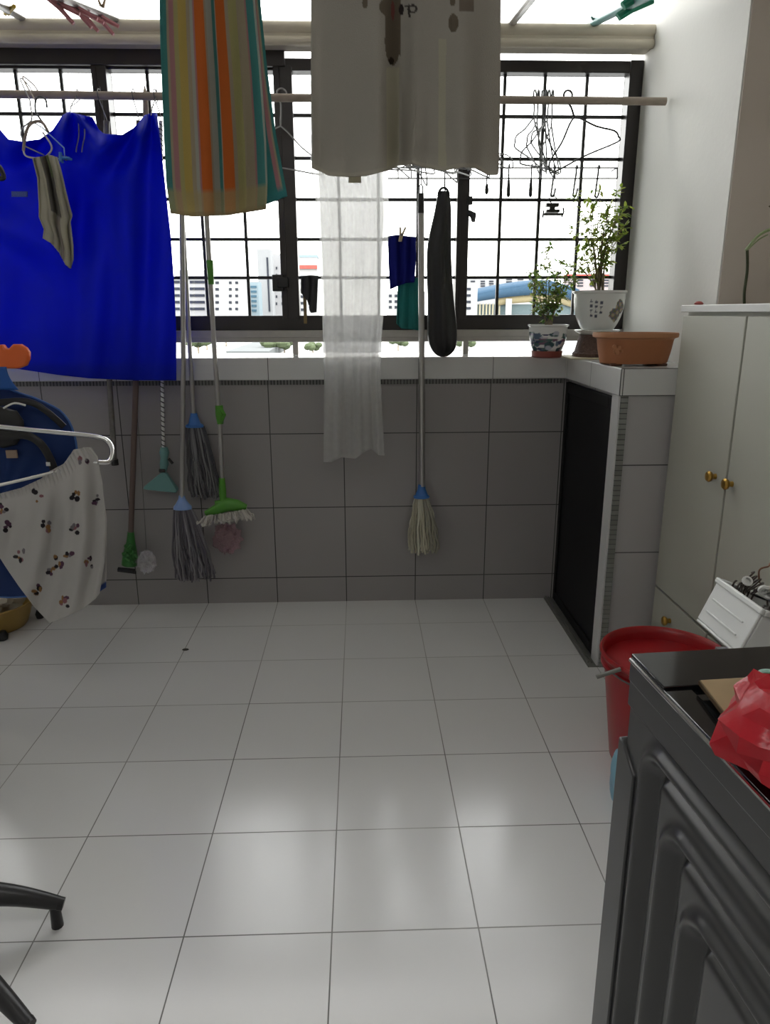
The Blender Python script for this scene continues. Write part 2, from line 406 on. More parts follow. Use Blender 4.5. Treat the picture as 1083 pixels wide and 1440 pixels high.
for s_ in (P(1081,290,'Y',-0.76), P(1084,378,'Y',-0.76)):
    e = s_+Vector((0.06,0.0,-0.02)); mb.tube([s_, s_.lerp(e,0.3)+Vector((0,0,0.004)), s_.lerp(e,0.7), e], [0.001,0.008,0.010,0.002], 8, flat=0.25)
mb.tube(smooth_pts([P(1094,322,'Y',-0.76), s_+Vector((0.06,0,0.04)), s_+Vector((0.06,0,-0.02))]), 0.002, 6)
mb.build('leaf', mat('dry_brown_leaf', (0.10,0.07,0.04), 0.6), pl_)

# ---------------------------------------------------------------- hanging poles
tag(MB().tube([(-2.25, -0.10, 1.956), (-0.4,-0.10,1.944), (1.168, -0.115, 1.936)], 0.0135, 12).build('laundry_pole', m_wood),
    'long weathered wooden laundry pole hung level in front of the window', 'pole')
tag(MB().tube([(-2.29, -1.25, 1.985), (1.61, -1.25, 1.985)], 0.013, 10).build('laundry_pole', m_wood),
    'wooden pole overhead that the striped towel and the grey towel hang on', 'pole')
vp = P(488, 250, 'Y', 100)-CAM; vp = vp/vp.y
poles = []
for i, (x, y, mt_, name, lab) in enumerate((
    (720, 38, m_steel, 'laundry_pole', 'ridged metal laundry pole resting on the cream beam right of the grey towel'),
    (833, 37, m_teal, 'laundry_pole', 'teal-tipped laundry pole resting on the cream beam nearest the right wall'),
    (166, 40, m_steel, 'laundry_pole', 'grey laundry pole on the cream beam with pink pegs clipped on it'),
    (34, 42, m_steel, 'laundry_pole', 'short visible laundry pole end with a yellow peg at the top left corner'))):
    s_ = P(x, y, 'Y', 0.10); s_.z = 2.25
    sl = {0: 745, 1: 898, 2: 100, 3: -22}[i]; e = P(sl, 0 if i != 3 else -6, 'Y', -0.42)
    d = (e-s_); e2 = s_ + d*2.7
    o = MB().tube([s_+Vector((0,0.03,0.0)), s_, e2], 0.015, 10).build(name, mt_); tag(o, lab, 'pole'); poles.append((s_, d))
def peg(at, dirv, side, mt_, label, size=0.062, group=None, cat='peg'):
    kk = max(1, size/0.065)
    t = thing('clothes_peg', label, cat, at, group)
    dirv = dirv.normalized(); sidev = side.normalized(); nrm = dirv.cross(sidev).normalized()
    for s_ in (-1, 1):
        mb = MB(); p0 = at - dirv*size*0.45 + sidev*s_*0.003*kk; p1 = at + sidev*s_*0.003*kk; p2 = at + dirv*size*0.55 + sidev*s_*0.011*kk
        mb.tube([p0, p1, p2], [0.0045*kk, 0.0055*kk, 0.004*kk], 6); mb.build('prong', mt_, t, bevel=0)
    mb = MB(); mb.tube([at-nrm*0.007, at+nrm*0.007], 0.0045, 8); mb.build('spring', m_wire, t)
    return t
m_pink = mat('faded_pink_plastic', (0.42,0.16,0.18), 0.5); m_pegw = mat('peg_wood', (0.55,0.45,0.3), 0.7)
m_yel = mat('yellow_plastic', (0.6,0.42,0.05), 0.5); m_dgreen = mat('deep_green_plastic', (0.0,0.22,0.13), 0.4)
s_, d = poles[2]; dn = d.normalized()
for k in range(4):
    peg(s_+d*(1.15-0.24*k)+Vector((-0.012+0.016*(k % 2),0,-0.022)), Vector((0.75,0.1,-0.55)), Vector((0.5,0.3,0.8)), m_pink, 'faded pink peg bunched with its like on the pole at the upper left', 0.10, 'pink pegs bunched on the upper left pole')
peg(s_+d*0.36+Vector((0,0,0.016)), dn+Vector((0.3,0,0.7)), Vector((1,0,0)), m_pegw, 'pale wooden peg at the beam end of the pink peg bunch', 0.055)
s_, d = poles[3]
peg(s_+d*0.45+Vector((0,0,-0.005)), d.normalized()+Vector((0.3,0,0.1)), Vector((1,0,0)), m_yel, 'yellow peg clipped to the pole in the top left corner', 0.11)
s_, d = poles[1]
for k, (lab) in enumerate(('upper of two deep green pegs on the teal-tipped pole', 'lower of two deep green pegs on the teal-tipped pole')):
    peg(s_+d*(0.98-0.16*k)+Vector((0.0+0.012*k,0,0.012-0.02*k)), Vector((0.8,0.1,0.5)), Vector((-.5,0.3,0.8)), m_dgreen, lab, 0.12)
peg(s_+d*0.10+Vector((0,0,0.0)), Vector((-0.6,-1,0.15)), Vector((1,0,0)), m_teal, 'teal peg gripping the teal-tipped pole right at the beam', 0.055)

# ---------------------------------------------------------------- striped towel
def stripes(u, cols):
    for e, c in cols:
        if u < e: return c
    return cols[-1][1]
TE=(0.10,0.32,0.31); PK=(0.52,0.28,0.30); YE=(0.62,0.49,0.16); TN=(0.50,0.44,0.32); OR=(0.72,0.20,0.05); WH=(0.52,0.55,0.50); YG=(0.52,0.50,0.24)
front = [(0.075,TE),(0.10,TN),(0.145,PK),(0.19,YG),(0.27,YE),(0.31,TN),(0.345,WH),(0.36,PK),(0.455,OR),(0.475,TN),(0.53,WH),(0.56,TE),(0.575,WH),(0.68,OR),(0.71,TN),(0.80,YG),(0.90,TN),(0.915,PK),(0.99,TE),(1.1,WH)]
back = [(0.25,TE),(0.34,WH),(0.40,OR),(0.55,TN),(0.80,TE),(0.87,PK),(0.93,TN),(1.1,TE)]
m_towel = mat('striped_terry_cotton', (0.5,0.5,0.5), 0.95, spec=0.1, attr=True, transl=0.45, bump=0.5, bscale=500)
tw = thing('striped_towel', 'orange, yellow and teal striped towel hanging from above over the window', 'towel', (-0.2,-1.25,1.5))
def tcol(u, v):
    c = stripes(u, front)
    if v > 0.925: c = tuple(lerp(a, b, 0.65) for a, b in zip(c, (0.55,0.47,0.25)))
    if v > 0.985: c = (0.45,0.36,0.22)
    return c
out = ([(222,-160),(285,-165),(355,-160)], [(240,300),(270,305),(320,304),(373,296)], [(222,-160),(226,60),(231,200),(234,260),(240,300)], [(355,-160),(358,0),(367,100),(374,200),(376,260),(374,294)])
def tfold(u, v):
    return -0.034+0.020*math.sin(u*9+1)*min(1,v*1.5)+0.006*math.sin(u*23+v*2)-0.01*math.cos(u*PI*2)*v
cloth('front_fall', out, -1.25, tfold, m_towel, 120, 60, tcol, 0.004, tw, True)
out = ([(232,-160),(300,-165),(364,-160)], [(246,282),(310,290),(372,288),(404,276)], [(232,-160),(233,60),(238,200),(246,282)], [(364,-160),(366,0),(376,100),(388,190),(404,276)])
def bcol(u, v):
    c = stripes((u-0.62)/0.38, back) if u > 0.62 else stripes(u/0.62, front)
    if v > 0.97: c = (0.45,0.36,0.22) if u < 0.8 else (0.1,0.35,0.36)
    return c
cloth('back_fall', out, -1.25, lambda u, v: 0.022+0.010*math.sin(u*12)*v, m_towel, 120, 50, bcol, 0.004, tw, True)
def over(u, v):
    a = PI*v; x = lerp(-0.335, -0.11, u); return Vector((x, -1.25-0.027*math.cos(a), 1.985+0.022*math.sin(a)-0.004))
top_z = P(285,-165,'Y',-1.278).z
mb = MB()
def over2(u, v):
    x0 = P(222,-160,'Y',-1.278).x; x1 = P(355,-160,'Y',-1.278).x; x = lerp(x0, x1, u)
    s = v*3
    if s < 1: return Vector((x, -1.278, lerp(top_z-0.01, 1.985, s)))
    if s < 2: a = PI*(s-1); return Vector((x, -1.252-0.026*math.cos(a), 1.985+0.020*math.sin(a)))
    return Vector((x, -1.226, lerp(1.985, top_z-0.01, s-2)))
mb.grid(over2, 120, 18, lambda u, v: stripes(u, front)); 
if top_z < 1.98: mb.build('fold_over_pole', m_towel, tw, solid=0.004, attr=True, angle=180)

# ---------------------------------------------------------------- grey-beige printed towel
m_gshirt = mat('grey_beige_terry', (0.5,0.5,0.5), 0.95, spec=0.1, attr=True, transl=0.38, bump=0.4, bscale=450)
gs = thing('grey_towel', 'large grey-beige towel with faint reversed print hanging in front of the window', 'towel', (0.18,-1.25,1.55))
out = ([(436,-130),(570,-132),(703,-130)], [(440,236),(462,247),(490,249),(515,247),(545,240),(560,233),(580,231),(600,236),(625,240),(650,235),(668,236),(686,246),(699,246),(700,240)],
       [(436,-130),(438,0),(438,120),(440,236)], [(703,-130),(704,0),(703,120),(700,240)])
gf = coons(*out)
def ell(x, y, cx, cy, a, b): return ((x-cx)/a)**2+((y-cy)/b)**2 < 1
def gcol(u, v):
    x, y = gf(u, v); c = (0.50,0.475,0.425); br = (0.20,0.165,0.125); lt = (0.57,0.55,0.44)
    if (542 < x < 561 and 95 < y) or (617 < x < 628 and 55 < y): c = lt
    if 541 < x < 563 and y < 62+0.8*(x-541): c = br
    if ell(x,y,551,58,11,34) or ell(x,y,547,10,14,14): c = br
    if ell(x,y,549,86,4,5): c = (0.05,0.04,0.03)
    if ell(x,y,564,14,4,8): c = (0.05,0.04,0.04)
    if ell(x,y,551,15,2.5,14): c = (0.26,0.10,0.09)
    r = math.hypot((x-581)/6.5, (y-13)/5.5)
    if 0.62 < r < 1.12: c = (0.08,0.07,0.065)
    if abs(x-(575.5+0.1*(y-12))) < 1.6 and 8 < y < 25: c = (0.08,0.07,0.065)
    if abs(y-(9-0.1*(x-570))) < 1.5 and 569 < x < 576: c = (0.08,0.07,0.065)
    if ell(x,y,514,4,4,9): c = br
    if ell(x,y,638,33,7,13) or (ell(x,y,637,2,4,7)): c = br
    if 646 < x < 666 and y < 17: c = (0.26,0.22,0.18)
    if v > 0.985: c = (0.56,0.53,0.46)
    return c
def gfold(u, v):
    k = min(1, max(0, v*1.2))
    return -0.035 + k*(0.022*math.sin(u*13.5+0.6)+0.022*math.sin(u*27+1.0+v)*math.exp(-((u-0.45)/0.25)**2)+0.006*math.sin(u*45)*v*v)
cloth('front_fall', out, -1.25, gfold, m_gshirt, 260, 170, gcol, 0.005, gs, True)
out2 = ([(444,-130),(570,-132),(694,-130)], [(446,228),(520,226),(600,224),(690,226)], [(444,-130),(444,0),(446,228)], [(694,-130),(694,0),(690,226)])
cloth('back_fall', out2, -1.25, lambda u, v: 0.022+0.006*math.sin(u*16), m_gshirt, 60, 20, lambda u, v: (0.5,0.475,0.425), 0.004, gs, True)
mb = MB(); gz = P(570,-131,'Y',-1.28).z; gx0 = P(436,-130,'Y',-1.28).x; gx1 = P(703,-130,'Y',-1.28).x
def over3(u, v):
    x = lerp(gx0, gx1, u); s = v*3
    if s < 1: return Vector((x, -1.28, lerp(gz-0.01, 1.985, s)))
    if s < 2: a = PI*(s-1); return Vector((x, -1.253-0.027*math.cos(a), 1.985+0.021*math.sin(a)))
    return Vector((x, -1.226, lerp(1.985, gz-0.01, s-2)))
mb.grid(over3, 20, 18, lambda u, v: (0.5,0.475,0.425)); mb.build('fold_over_pole', m_gshirt, gs, solid=0.004, attr=True, angle=180)
mb = MB(); a = P(490,244,'Y',-1.26); b = P(508,257,'Y',-1.26); mb.box(a.x, b.x, -1.262, -1.258, b.z, a.z+0.01); mb.build('care_label', mat('cream_label', (0.5,0.47,0.36), 0.8, transl=0.3), gs)

# ---------------------------------------------------------------- blue cloth
m_blue = mat('blue_synthetic_cloth', (0.004, 0.022, 0.62), 0.5, spec=0.3, transl=0.5, sub=(0.0,0.03,0.72), noise=0.06, nscale=5)
bc = thing('blue_cloth', 'large deep blue cloth strung across the left part of the window', 'cloth', (-0.95,-0.17,1.45))
top = [(-60,150),(-20,158),(0,182),(12,196),(32,199),(56,196),(74,183),(88,162),(97,157),(112,161),(130,165),(139,182),(146,188),(172,190),(188,180),(204,162),(214,158),(221,160)]
out = (top, [(-60,505),(0,515),(40,521),(80,527),(125,532),(190,535),(248,535)], [(-60,150),(-60,300),(-60,505)], [(221,160),(230,240),(240,330),(245,400),(248,470),(248,535)])
bfc = coons(*out)
def bfold(u, v):
    x, y = bfc(u, v)
    def rad(cx, cy, amp, n, ph):
        dx, dy = x-cx, y-cy+6; r = math.hypot(dx, dy); a = math.atan2(dx, dy)
        return amp*math.sin(n*a+ph)*min(1, r/40)*math.exp(-r/260)
    h = rad(100,150,0.036,9,0.5)+rad(212,150,0.036,11,1.2)+rad(-30,150,0.030,8,0)
    h += 0.022*math.sin((x+0.55*y)/22)*math.exp(-((x-150)/70)**2)*max(0, 1-v) + 0.008*math.sin((x-0.9*y)/30)*(1-v)
    q = min(1, v*2)
    rt = 1/(1+math.exp(-(x-115)/12)); lf = 1-rt
    h += rt*q*(0.020*math.sin(x/7.5+0.8*math.sin(y/80)) + 0.012*math.sin(x/17+y/140))
    h += lf*(0.026*math.sin((y-0.75*x-60)/21)*math.exp(-((y-330)/130)**2) + 0.014*math.sin((y-0.5*x)/11+1)*math.exp(-((y-300)/90)**2) + 0.012*math.sin(x/12+y/90)*q)
    return h
ob = cloth('blue_sheet', out, -0.20, lambda u, v: bfold(u, v)*(1-0.35*v)+0.085*v, m_blue, 170, 150, None, 0.0015, bc)
mb = MB(); mb.grid(lambda u, v: P(16+23*u, 269+8*v, 'Y', -0.232), 12, 4, None)
mb.build('sewn_label', mat('pale_blue_label', (0.10,0.16,0.55), 0.8, noise=0.8, nscale=400), bc, solid=0.001)
mb = MB()
for x in (110,118): mb.tube(smooth_pts([P(x,166,'Y',-0.235), P(x+1,190,'Y',-0.24), P(x-2,206,'Y',-0.235), P(x-3,214,'Y',-0.235)]), 0.0022, 6)
mb.build('drawstring', mat('slate_cord', (0.16,0.17,0.28), 0.8), bc)
for x, y in ((97,157), (212,158), (-22,156)):
    mb = MB(); p = P(x,y,'Y',-0.20); mb.tube(smooth_pts([p+Vector((0,0,-0.01)), p+Vector((0.002,0.03,0.03)), Vector((p.x,-0.118,1.935)), Vector((p.x,-0.10,1.966)), Vector((p.x,-0.082,1.94)), p+Vector((0,0.02,0.02))]), 0.0018, 6)
    mb.build('tie_cord', m_wire, bc)

# ---------------------------------------------------------------- sheer white garment
m_sheer = mat('sheer_white_gauze', (0.78,0.78,0.77), 0.9, spec=0.05, transl=0.6, alpha=0.50, noise=0.12, nscale=60)
out = ([(437,190),(490,188),(545,190)], [(455,650),(466,650),(480,643),(500,645),(512,636),(522,631),(532,640),(541,641)],
       [(437,190),(437,238),(444,280),(450,340),(453,430),(456,540),(455,650)], [(545,190),(544,240),(547,290),(546,340),(543,400),(537,470),(535,530),(539,600),(541,641)])
wg = thing('white_garment', 'long sheer white gauze garment hanging from the pole in front of the window', 'garment', (0.04,-0.16,1.2))
def sfold(u, v):
    return 0.012*math.sin(u*16+1.5*v)+0.008*math.sin(u*38+2*v)*(1-0.5*v)+0.003*math.sin(u*80)*(1-v)
cloth('gauze', out, -0.17, sfold, m_sheer, 130, 90, None, 0.0012, wg)
out = ([(452,190),(490,188),(536,190)], [(462,640),(490,636),(515,626),(534,630)], [(452,190),(448,240),(456,430),(462,640)], [(536,190),(540,300),(532,470),(534,630)])
cloth('back_layer', out, -0.14, lambda u, v: 0.010*math.sin(u*19+2), m_sheer, 90, 60, None, 0.0012, wg)
for x in (452, 538):
    mb = MB(); p = P(x, 192, 'Y', -0.155); mb.tube([p, Vector((p.x, -0.118, 1.93)), Vector((p.x, -0.10, 1.962)), Vector((p.x, -0.084, 1.93)), p+Vector((0,0.02,0))], 0.004, 6)
    mb.build('tie', m_sheer, wg)

# ---------------------------------------------------------------- wire hangers
def hanger(x, ang, mt_, label, group=None, y=-0.10, poleZ=1.958, w=0.20, drop=0.0, tilt=0.0, r=0.0027, shape=0):
    t = thing('wire_hanger', label, 'hanger', (x, y, poleZ-0.1), group)
    R_ = Matrix.Translation((x, y, poleZ)) @ Matrix.Rotation(ang, 4, 'Z') @ Matrix.Rotation(tilt, 4, 'Y')
    hk = [(0.012,0,-0.012),(0.017,0,-0.004),(0.014,0,0.008),(0.0,0,0.015),(-0.014,0,0.008),(-0.016,0,-0.006),(-0.009,0,-0.022),(-0.001,0,-0.04),(0,0,-0.075-drop)]
    z0 = -0.075-drop
    hm = MB().tube([R_ @ Vector(p) for p in smooth_pts(hk, 4)], r*1.1, 6); hm.build('hook', mt_, t)
    body = [(0,0,z0),(0.025,0,z0-0.015),(w*0.5,0,z0-0.06),(w*0.93,0,z0-0.10),(w*1.0,0,z0-0.125),(w*0.93,0,z0-0.14),(0,0,z0-0.135),(-w*0.93,0,z0-0.14),(-w*1.0,0,z0-0.125),(-w*0.93,0,z0-0.10),(-w*0.5,0,z0-0.06),(-0.025,0,z0-0.015),(0,0,z0)]
    if shape: body = [(a*(1.0), b, z0+(c-z0)*1.25) for a, b, c in body]
    MB().tube([R_ @ Vector(p) for p in smooth_pts(body, 3)], r, 6).build('shoulder_wire', mt_, t)
    return t
grp = 'grey wire hangers bunched at the right end of the pole'
for i, (px, ang, tl) in enumerate(((752, 1.05, 0.05), (757, 1.20, 0.10), (764, 0.95, -0.06), (768, 1.25, 0.08), (772, 1.1, 0.15), (777, 1.15, -0.04))):
    x = P(px, 145, 'Y', -0.1).x
    hanger(x, ang, m_wire, 'thin grey wire hanger in the bunch on the pole right of the grey towel', grp, tilt=tl, drop=0.012*(i % 3), w=0.19)
x = P(798, 145, 'Y', -0.1).x
hanger(x, 0.25, m_black, 'dark wire hanger turned outward at the right side of the hanger bunch', None, tilt=-0.42, w=0.150, r=0.0034)
# bunch behind the grey towel
m_wwire = mat('white_coated_wire', (0.30,0.30,0.30), 0.5)
for i, (px, ang, tl) in enumerate(((560,1.2,0.05),(575,1.0,-0.1),(590,1.3,0.12),(604,0.9,-0.05),(625,1.1,0.1),(645,1.2,-0.12),(660,0.9,0.04))):
    x = P(px, 145, 'Y', -0.1).x
    hanger(x, ang, m_wwire, 'pale wire hanger whose looped lower wire shows under the grey towel hem', 'pale wire hangers behind the grey towel', tilt=tl, drop=0.028+0.006*(i % 3), w=0.17+0.01*(i%3))
mb = MB(); random.seed(3)
for k in range(9):
    x = 0.16+0.048*k; pts = []
    for j in range(12):
        pts.append((x+0.05*math.sin(j*0.9+k)+0.006*j, -0.10+0.03*math.cos(j*1.1+k*2), 1.735+0.022*math.sin(j*1.3+k*1.7)+0.01*random.random()))
    mb.tube(smooth_pts(pts, 3), 0.0022, 5)
for k in range(2):
    mb.tube(smooth_pts([(0.18+k*0.3,-0.10,1.74),(0.17+k*0.3,-0.10,1.85),(0.18+k*0.3,-0.10,1.955),(0.19+k*0.3,-0.085,1.955)]), 0.0012, 5)
tag(mb.build('tangled_wire', m_wwire), 'tangle of pale curled wire showing below the grey towel hem', 'wire')
x = P(405, 150, 'Y', -0.1).x
hanger(x-0.02, 0.25, m_wwire, 'pale wire hanger between the striped towel and the grey towel', None, tilt=0.08, w=0.16, drop=0.03)

# left hangers on the pole with the little cloth
x = P(54, 142, 'Y', -0.1).x
YH = -0.30
t = thing('clothes_hanger', 'brown and white plastic hanger with thick hoop shoulders in front of the blue cloth', 'hanger', (x,-0.2,1.8))
m_bplas = mat('taupe_plastic', (0.30,0.24,0.21), 0.35)
MB().tube(smooth_pts([P(66,151,'Y',-0.29), P(64,140,'Y',-0.285), P(55,136,'Y',-0.28), P(50,142,'Y',-0.285), P(50,156,'Y',-0.29), P(55,165,'Y',-0.295), P(60,172,'Y',-0.3)]), 0.0032, 8).build('hook', mat('dark_grey_plastic',(0.07,0.07,0.075),0.4), t)
MB().tube(smooth_pts([P(33,212,'Y',-0.30), P(35,195,'Y',-0.30), P(40,178,'Y',-0.30), P(50,171,'Y',-0.30), P(60,173,'Y',-0.30), P(68,186,'Y',-0.30)]), [0.005]*31, 8).build('shoulder', m_bplas, t)
MB().tube(smooth_pts([P(33,212,'Y',-0.30), P(38,220,'Y',-0.30), P(60,222,'Y',-0.30), P(73,208,'Y',-0.30), P(60,186,'Y',-0.30)]), 0.003, 6).build('lower_bar', mat('pale_plastic',(0.5,0.48,0.5),0.35), t)
# extend the hook back to the pole
MB().tube(smooth_pts([P(50,142,'Y',-0.285), Vector((x-0.004,-0.2,1.975)), Vector((x-0.002,-0.12,1.973)), Vector((x,-0.085,1.955))]), 0.0025, 6).build('hook_tip', m_bplas, t)
t = thing('wire_hanger', 'pale blue and white wire hanger just behind the brown hanger at the left', 'hanger', (x,-0.27,1.8))
MB().tube(smooth_pts([P(42,141,'Y',-0.27), P(43,150,'Y',-0.27), P(45,162,'Y',-0.27), P(44,170,'Y',-0.27)]), 0.0022, 6).build('hook', m_wwire, t)
MB().tube(smooth_pts([P(42,141,'Y',-0.27), Vector((x-0.02,-0.18,1.975)), Vector((x-0.02,-0.12,1.973)), Vector((x-0.02,-0.086,1.955))]), 0.0022, 6).build('hook_tip', m_wwire, t)
MB().tube([P(44,170,'Y',-0.27), P(31,180,'Y',-0.27), P(29,189,'Y',-0.27), P(36,206,'Y',-0.27), P(62,218,'Y',-0.27)], 0.0024, 6).build('left_wire', m_wwire, t)
MB().tube([P(44,170,'Y',-0.27), P(60,180,'Y',-0.27), P(90,208,'Y',-0.27), P(91,221,'Y',-0.27), P(78,224,'Y',-0.27)], 0.0022, 6).build('right_wire', mat('pale_blue_wire',(0.25,0.42,0.65),0.4), t)
for (a, b, lab) in (((84,209),(87,232),'small blue peg hanging at the right tip of the pale wire hanger'), ((88,222),(97,223),'tiny blue peg beside the little cloth, lying crosswise')):
    pa = P(*a,'Y',-0.275); pb = P(*b,'Y',-0.275); peg((pa+pb)/2, pb-pa, Vector((0,1,0)), mat('bright_blue_plastic',(0.05,0.22,0.6),0.4), lab, 0.03)
# little white and grey cloth
m_sock = mat('white_grey_knit', (0.5,0.5,0.45), 0.9, spec=0.05, attr=True, transl=0.3)
out = ([(46,222),(58,220),(70,218),(80,221)], [(60,335),(72,342),(84,356),(92,372),(99,378),(103,365)], [(46,222),(53,250),(55,285),(55,305),(62,322),(60,335)], [(80,221),(86,240),(93,270),(102,303),(99,312),(103,345),(103,365)])
def scol(u, v):
    if 0.30 < u < 0.66 and v < 0.60: return (0.17,0.16,0.145) if u < 0.55 or v > 0.2 else (0.2,0.24,0.13)
    if 0.5 < u < 0.62: return (0.30,0.27,0.25)
    return (0.52,0.50,0.40)
o = cloth('hanging_sock', out, -0.31, lambda u, v: 0.010*math.sin(u*14+v*2)+0.005*math.sin(u*31), m_sock, 50, 60, scol, 0.004, None, True)
tag(o, 'small white and grey knitted cloth dangling in front of the blue cloth', 'cloth')
mb = MB(); mb.tube(smooth_pts([P(-8,232,'Y',-0.36), P(0,236,'Y',-0.36), P(5,250,'Y',-0.36), P(-6,250,'Y',-0.36)]), 0.008, 8)
mb.tube([P(-2,230,'Y',-0.365), P(8,252,'Y',-0.365)], 0.002, 6)
mb.tube(smooth_pts([P(-8,232,'Y',-0.36), Vector((-1.25,-0.3,1.85)), Vector((-1.25,-0.12,1.972)), Vector((-1.25,-0.084,1.95))]), 0.002, 6)
tag(mb.build('clip_hanger', m_black), 'black clip at the left frame edge before the blue cloth', 'clip')

# ---------------------------------------------------------------- mops, brooms and brushes
def S(p): return [P(*q) for q in p]
def strands(mb, cx, cy, w0, w1, z0, z1, n, cols, y0, r=0.0035, wob=0.008, depth=0.02):
    for k in range(n):
        u = (k+0.5)/n*2-1; u += random.uniform(-.1,.1); dy = random.uniform(-depth, depth)
        zb = z1+random.uniform(0, (z0-z1)*0.12)
        pts = []
        for j in range(7):
            t_ = j/6; pts.append((cx(t_)+u*lerp(w0, w1, min(1,t_*1.3)**0.8)+random.uniform(-wob, wob)*t_, y0+dy*min(1,t_*2)+random.uniform(-wob,wob)*0.5*t_, lerp(z0, zb, t_)))
        c = random.choice(cols); mb.tube(smooth_pts(pts, 2), r, 5, col=c)
YM = -0.075
def hookloop(mb, top):  # loop over laundry pole
    x = top.x
    mb.tube(smooth_pts([top, Vector((x, YM-0.02, 1.85)) if top.z < 1.8 else top+Vector((0,0,0.02)), Vector((x+0.001,-0.119,1.94)), Vector((x,-0.11,1.964)), Vector((x,-0.09,1.966)), Vector((x,-0.082,1.945))]), 0.0018, 6)
# white string mop
t = thing('string_mop', 'cream string mop with grey handle and blue socket hanging head down beside the black bag', 'mop', (0.31,YM,0.22))
MB().tube(S([(592,297,'Y',YM),(593,500,'Y',YM),(594,684,'Y',YM)]), 0.0115, 12).build('handle', m_steel, t)
MB().tube(S([(592,272,'Y',YM),(592,300,'Y',YM)]), [0.011,0.0125], 12).build('grip', m_black, t)
mb = MB(); a = P(592,272,'Y',YM); mb.tube([a+Vector((-0.007,0,0)), a+Vector((-0.007,0,0.022)), a+Vector((0,0,0.032)), a+Vector((0.007,0,0.022)), a+Vector((0.007,0,0))], 0.003, 6)
mb.tube(smooth_pts([a+Vector((0,0,0.028)), a+Vector((0,-0.005,0.07)), a+Vector((0,-0.01,0.14)), Vector((a.x,-0.115,1.93)), Vector((a.x,-0.10,1.966)), Vector((a.x,-0.083,1.945))]), 0.0025, 6)
mb.build('hanging_loop', m_black, t)
b = P(593,688,'Y',YM)
mb = MB(); mb.lathe([(0,0.02),(0.014,0.02),(0.017,0.0),(0.026,-0.024),(0.033,-0.028),(0.033,-0.036),(0,-0.036)], b, 20, None, 1, 0.7); mb.build('socket', m_blueplas, t)
mb = MB(); random.seed(5)
cr = [(0.50,0.48,0.38),(0.42,0.40,0.31),(0.56,0.55,0.46),(0.30,0.29,0.24)]
strands(mb, lambda q: b.x+0.012*q, 0, 0.022, 0.058, b.z-0.03, P(597,778,'Y',YM).z, 70, cr, YM, 0.0042, 0.012, 0.035)
mb.build('strands', m_strand, t, attr=True)
# grey broom-mop with pale blue bell
t = thing('string_mop', 'grey-purple string mop with pale blue bell socket hanging lowest of the mops', 'mop', (-0.65,-0.12,0.15))
YB2 = -0.13
MB().tube(S([(256,150,'Y',YB2),(256,310,'Y',YB2),(258,510,'Y',YB2),(256,704,'Y',YB2)]), 0.0095, 12).build('handle', m_steel, t)
mb = MB(); hookloop(mb, P(256,155,'Y',YB2)); mb.build('hanging_loop', m_wire, t)
b = P(256,702,'Y',YB2); MB().lathe([(0,0.015),(0.012,0.015),(0.015,0.0),(0.026,-0.018),(0.036,-0.03),(0.037,-0.04),(0,-0.04)], b, 24, None, 1, 0.7).build('socket', m_pblue, t)
mb = MB(); gy = [(0.13,0.12,0.14),(0.19,0.18,0.20),(0.09,0.085,0.10),(0.26,0.25,0.27)]
strands(mb, lambda q: b.x+0.032*q, 0, 0.032, 0.075, b.z-0.035, P(262,818,'Y',YB2).z, 90, gy, YB2, 0.0036, 0.010, 0.02)
mb.build('strands', m_strand, t, attr=True)
# blue capped grey mop
t = thing('string_mop', 'dark grey string mop with bright blue socket hanging highest, behind the others', 'mop', (-0.57,-0.075,0.5))
YC = -0.05
MB().tube(S([(252,150,'Y',YC),(257,310,'Y',YC),(268,510,'Y',YC),(273,590,'Y',YC)]), 0.0085, 12).build('handle', m_steel, t)
mb = MB(); hookloop(mb, P(252,155,'Y',YC)); mb.build('hanging_loop', m_wire, t)
b = P(273,588,'Y',YC); MB().lathe([(0,0.02),(0.013,0.02),(0.018,0.0),(0.024,-0.02),(0.036,-0.028),(0.036,-0.036),(0,-0.036)], b, 24, None, 1, 0.7).build('socket', m_blueplas, t)
mb = MB(); strands(mb, lambda q: b.x+0.028*q, 0, 0.033, 0.062, b.z-0.032, P(285,702,'Y',YC).z, 80, [(0.12,0.115,0.125),(0.17,0.17,0.18),(0.07,0.07,0.08),(0.22,0.22,0.23)], YC, 0.0034, 0.008, 0.02)
mb.build('strands', m_strand, t, attr=True)
# green flat mop
t = thing('flat_mop', 'green-headed mop with short white loops and steel pole', 'mop', (-0.47,-0.1,0.42))
YD = -0.175
MB().tube(S([(285,150,'Y',YD),(291,310,'Y',YD),(302,500,'Y',YD),(309,590,'Y',YD),(313,680,'Y',YD)]), 0.0088, 12).build('handle', m_steel, t)
mb = MB(); hookloop(mb, P(285,155,'Y',YD)); mb.build('hanging_loop', m_wire, t)
MB().tube(S([(295,366,'Y',YD),(297,400,'Y',YD)]), [0.0125,0.0105], 12).build('sleeve', m_green, t)
mb = MB(); mb.tube(S([(308,570,'Y',YD),(309,584,'Y',YD),(310,596,'Y',YD)]), [0.0145,0.016,0.012], 12); mb.tube(S([(310,573,'Y',YD-0.01),(316,583,'Y',YD-0.01),(311,594,'Y',YD-0.01)]), 0.006, 8); mb.build('clamp', m_green, t)
mb = MB(); mb.tube(S([(312,672,'Y',YD),(313,690,'Y',YD),(314,708,'Y',YD)]), [0.012,0.0145,0.013], 12); mb.tube(S([(303,708,'Y',YD),(325,705,'Y',YD)]), 0.012, 10); mb.build('neck', m_green, t)
mb = MB(); pa, pb = P(289,722,'Y',YD), P(347,713,'Y',YD); mid = P(319,709,'Y',YD)
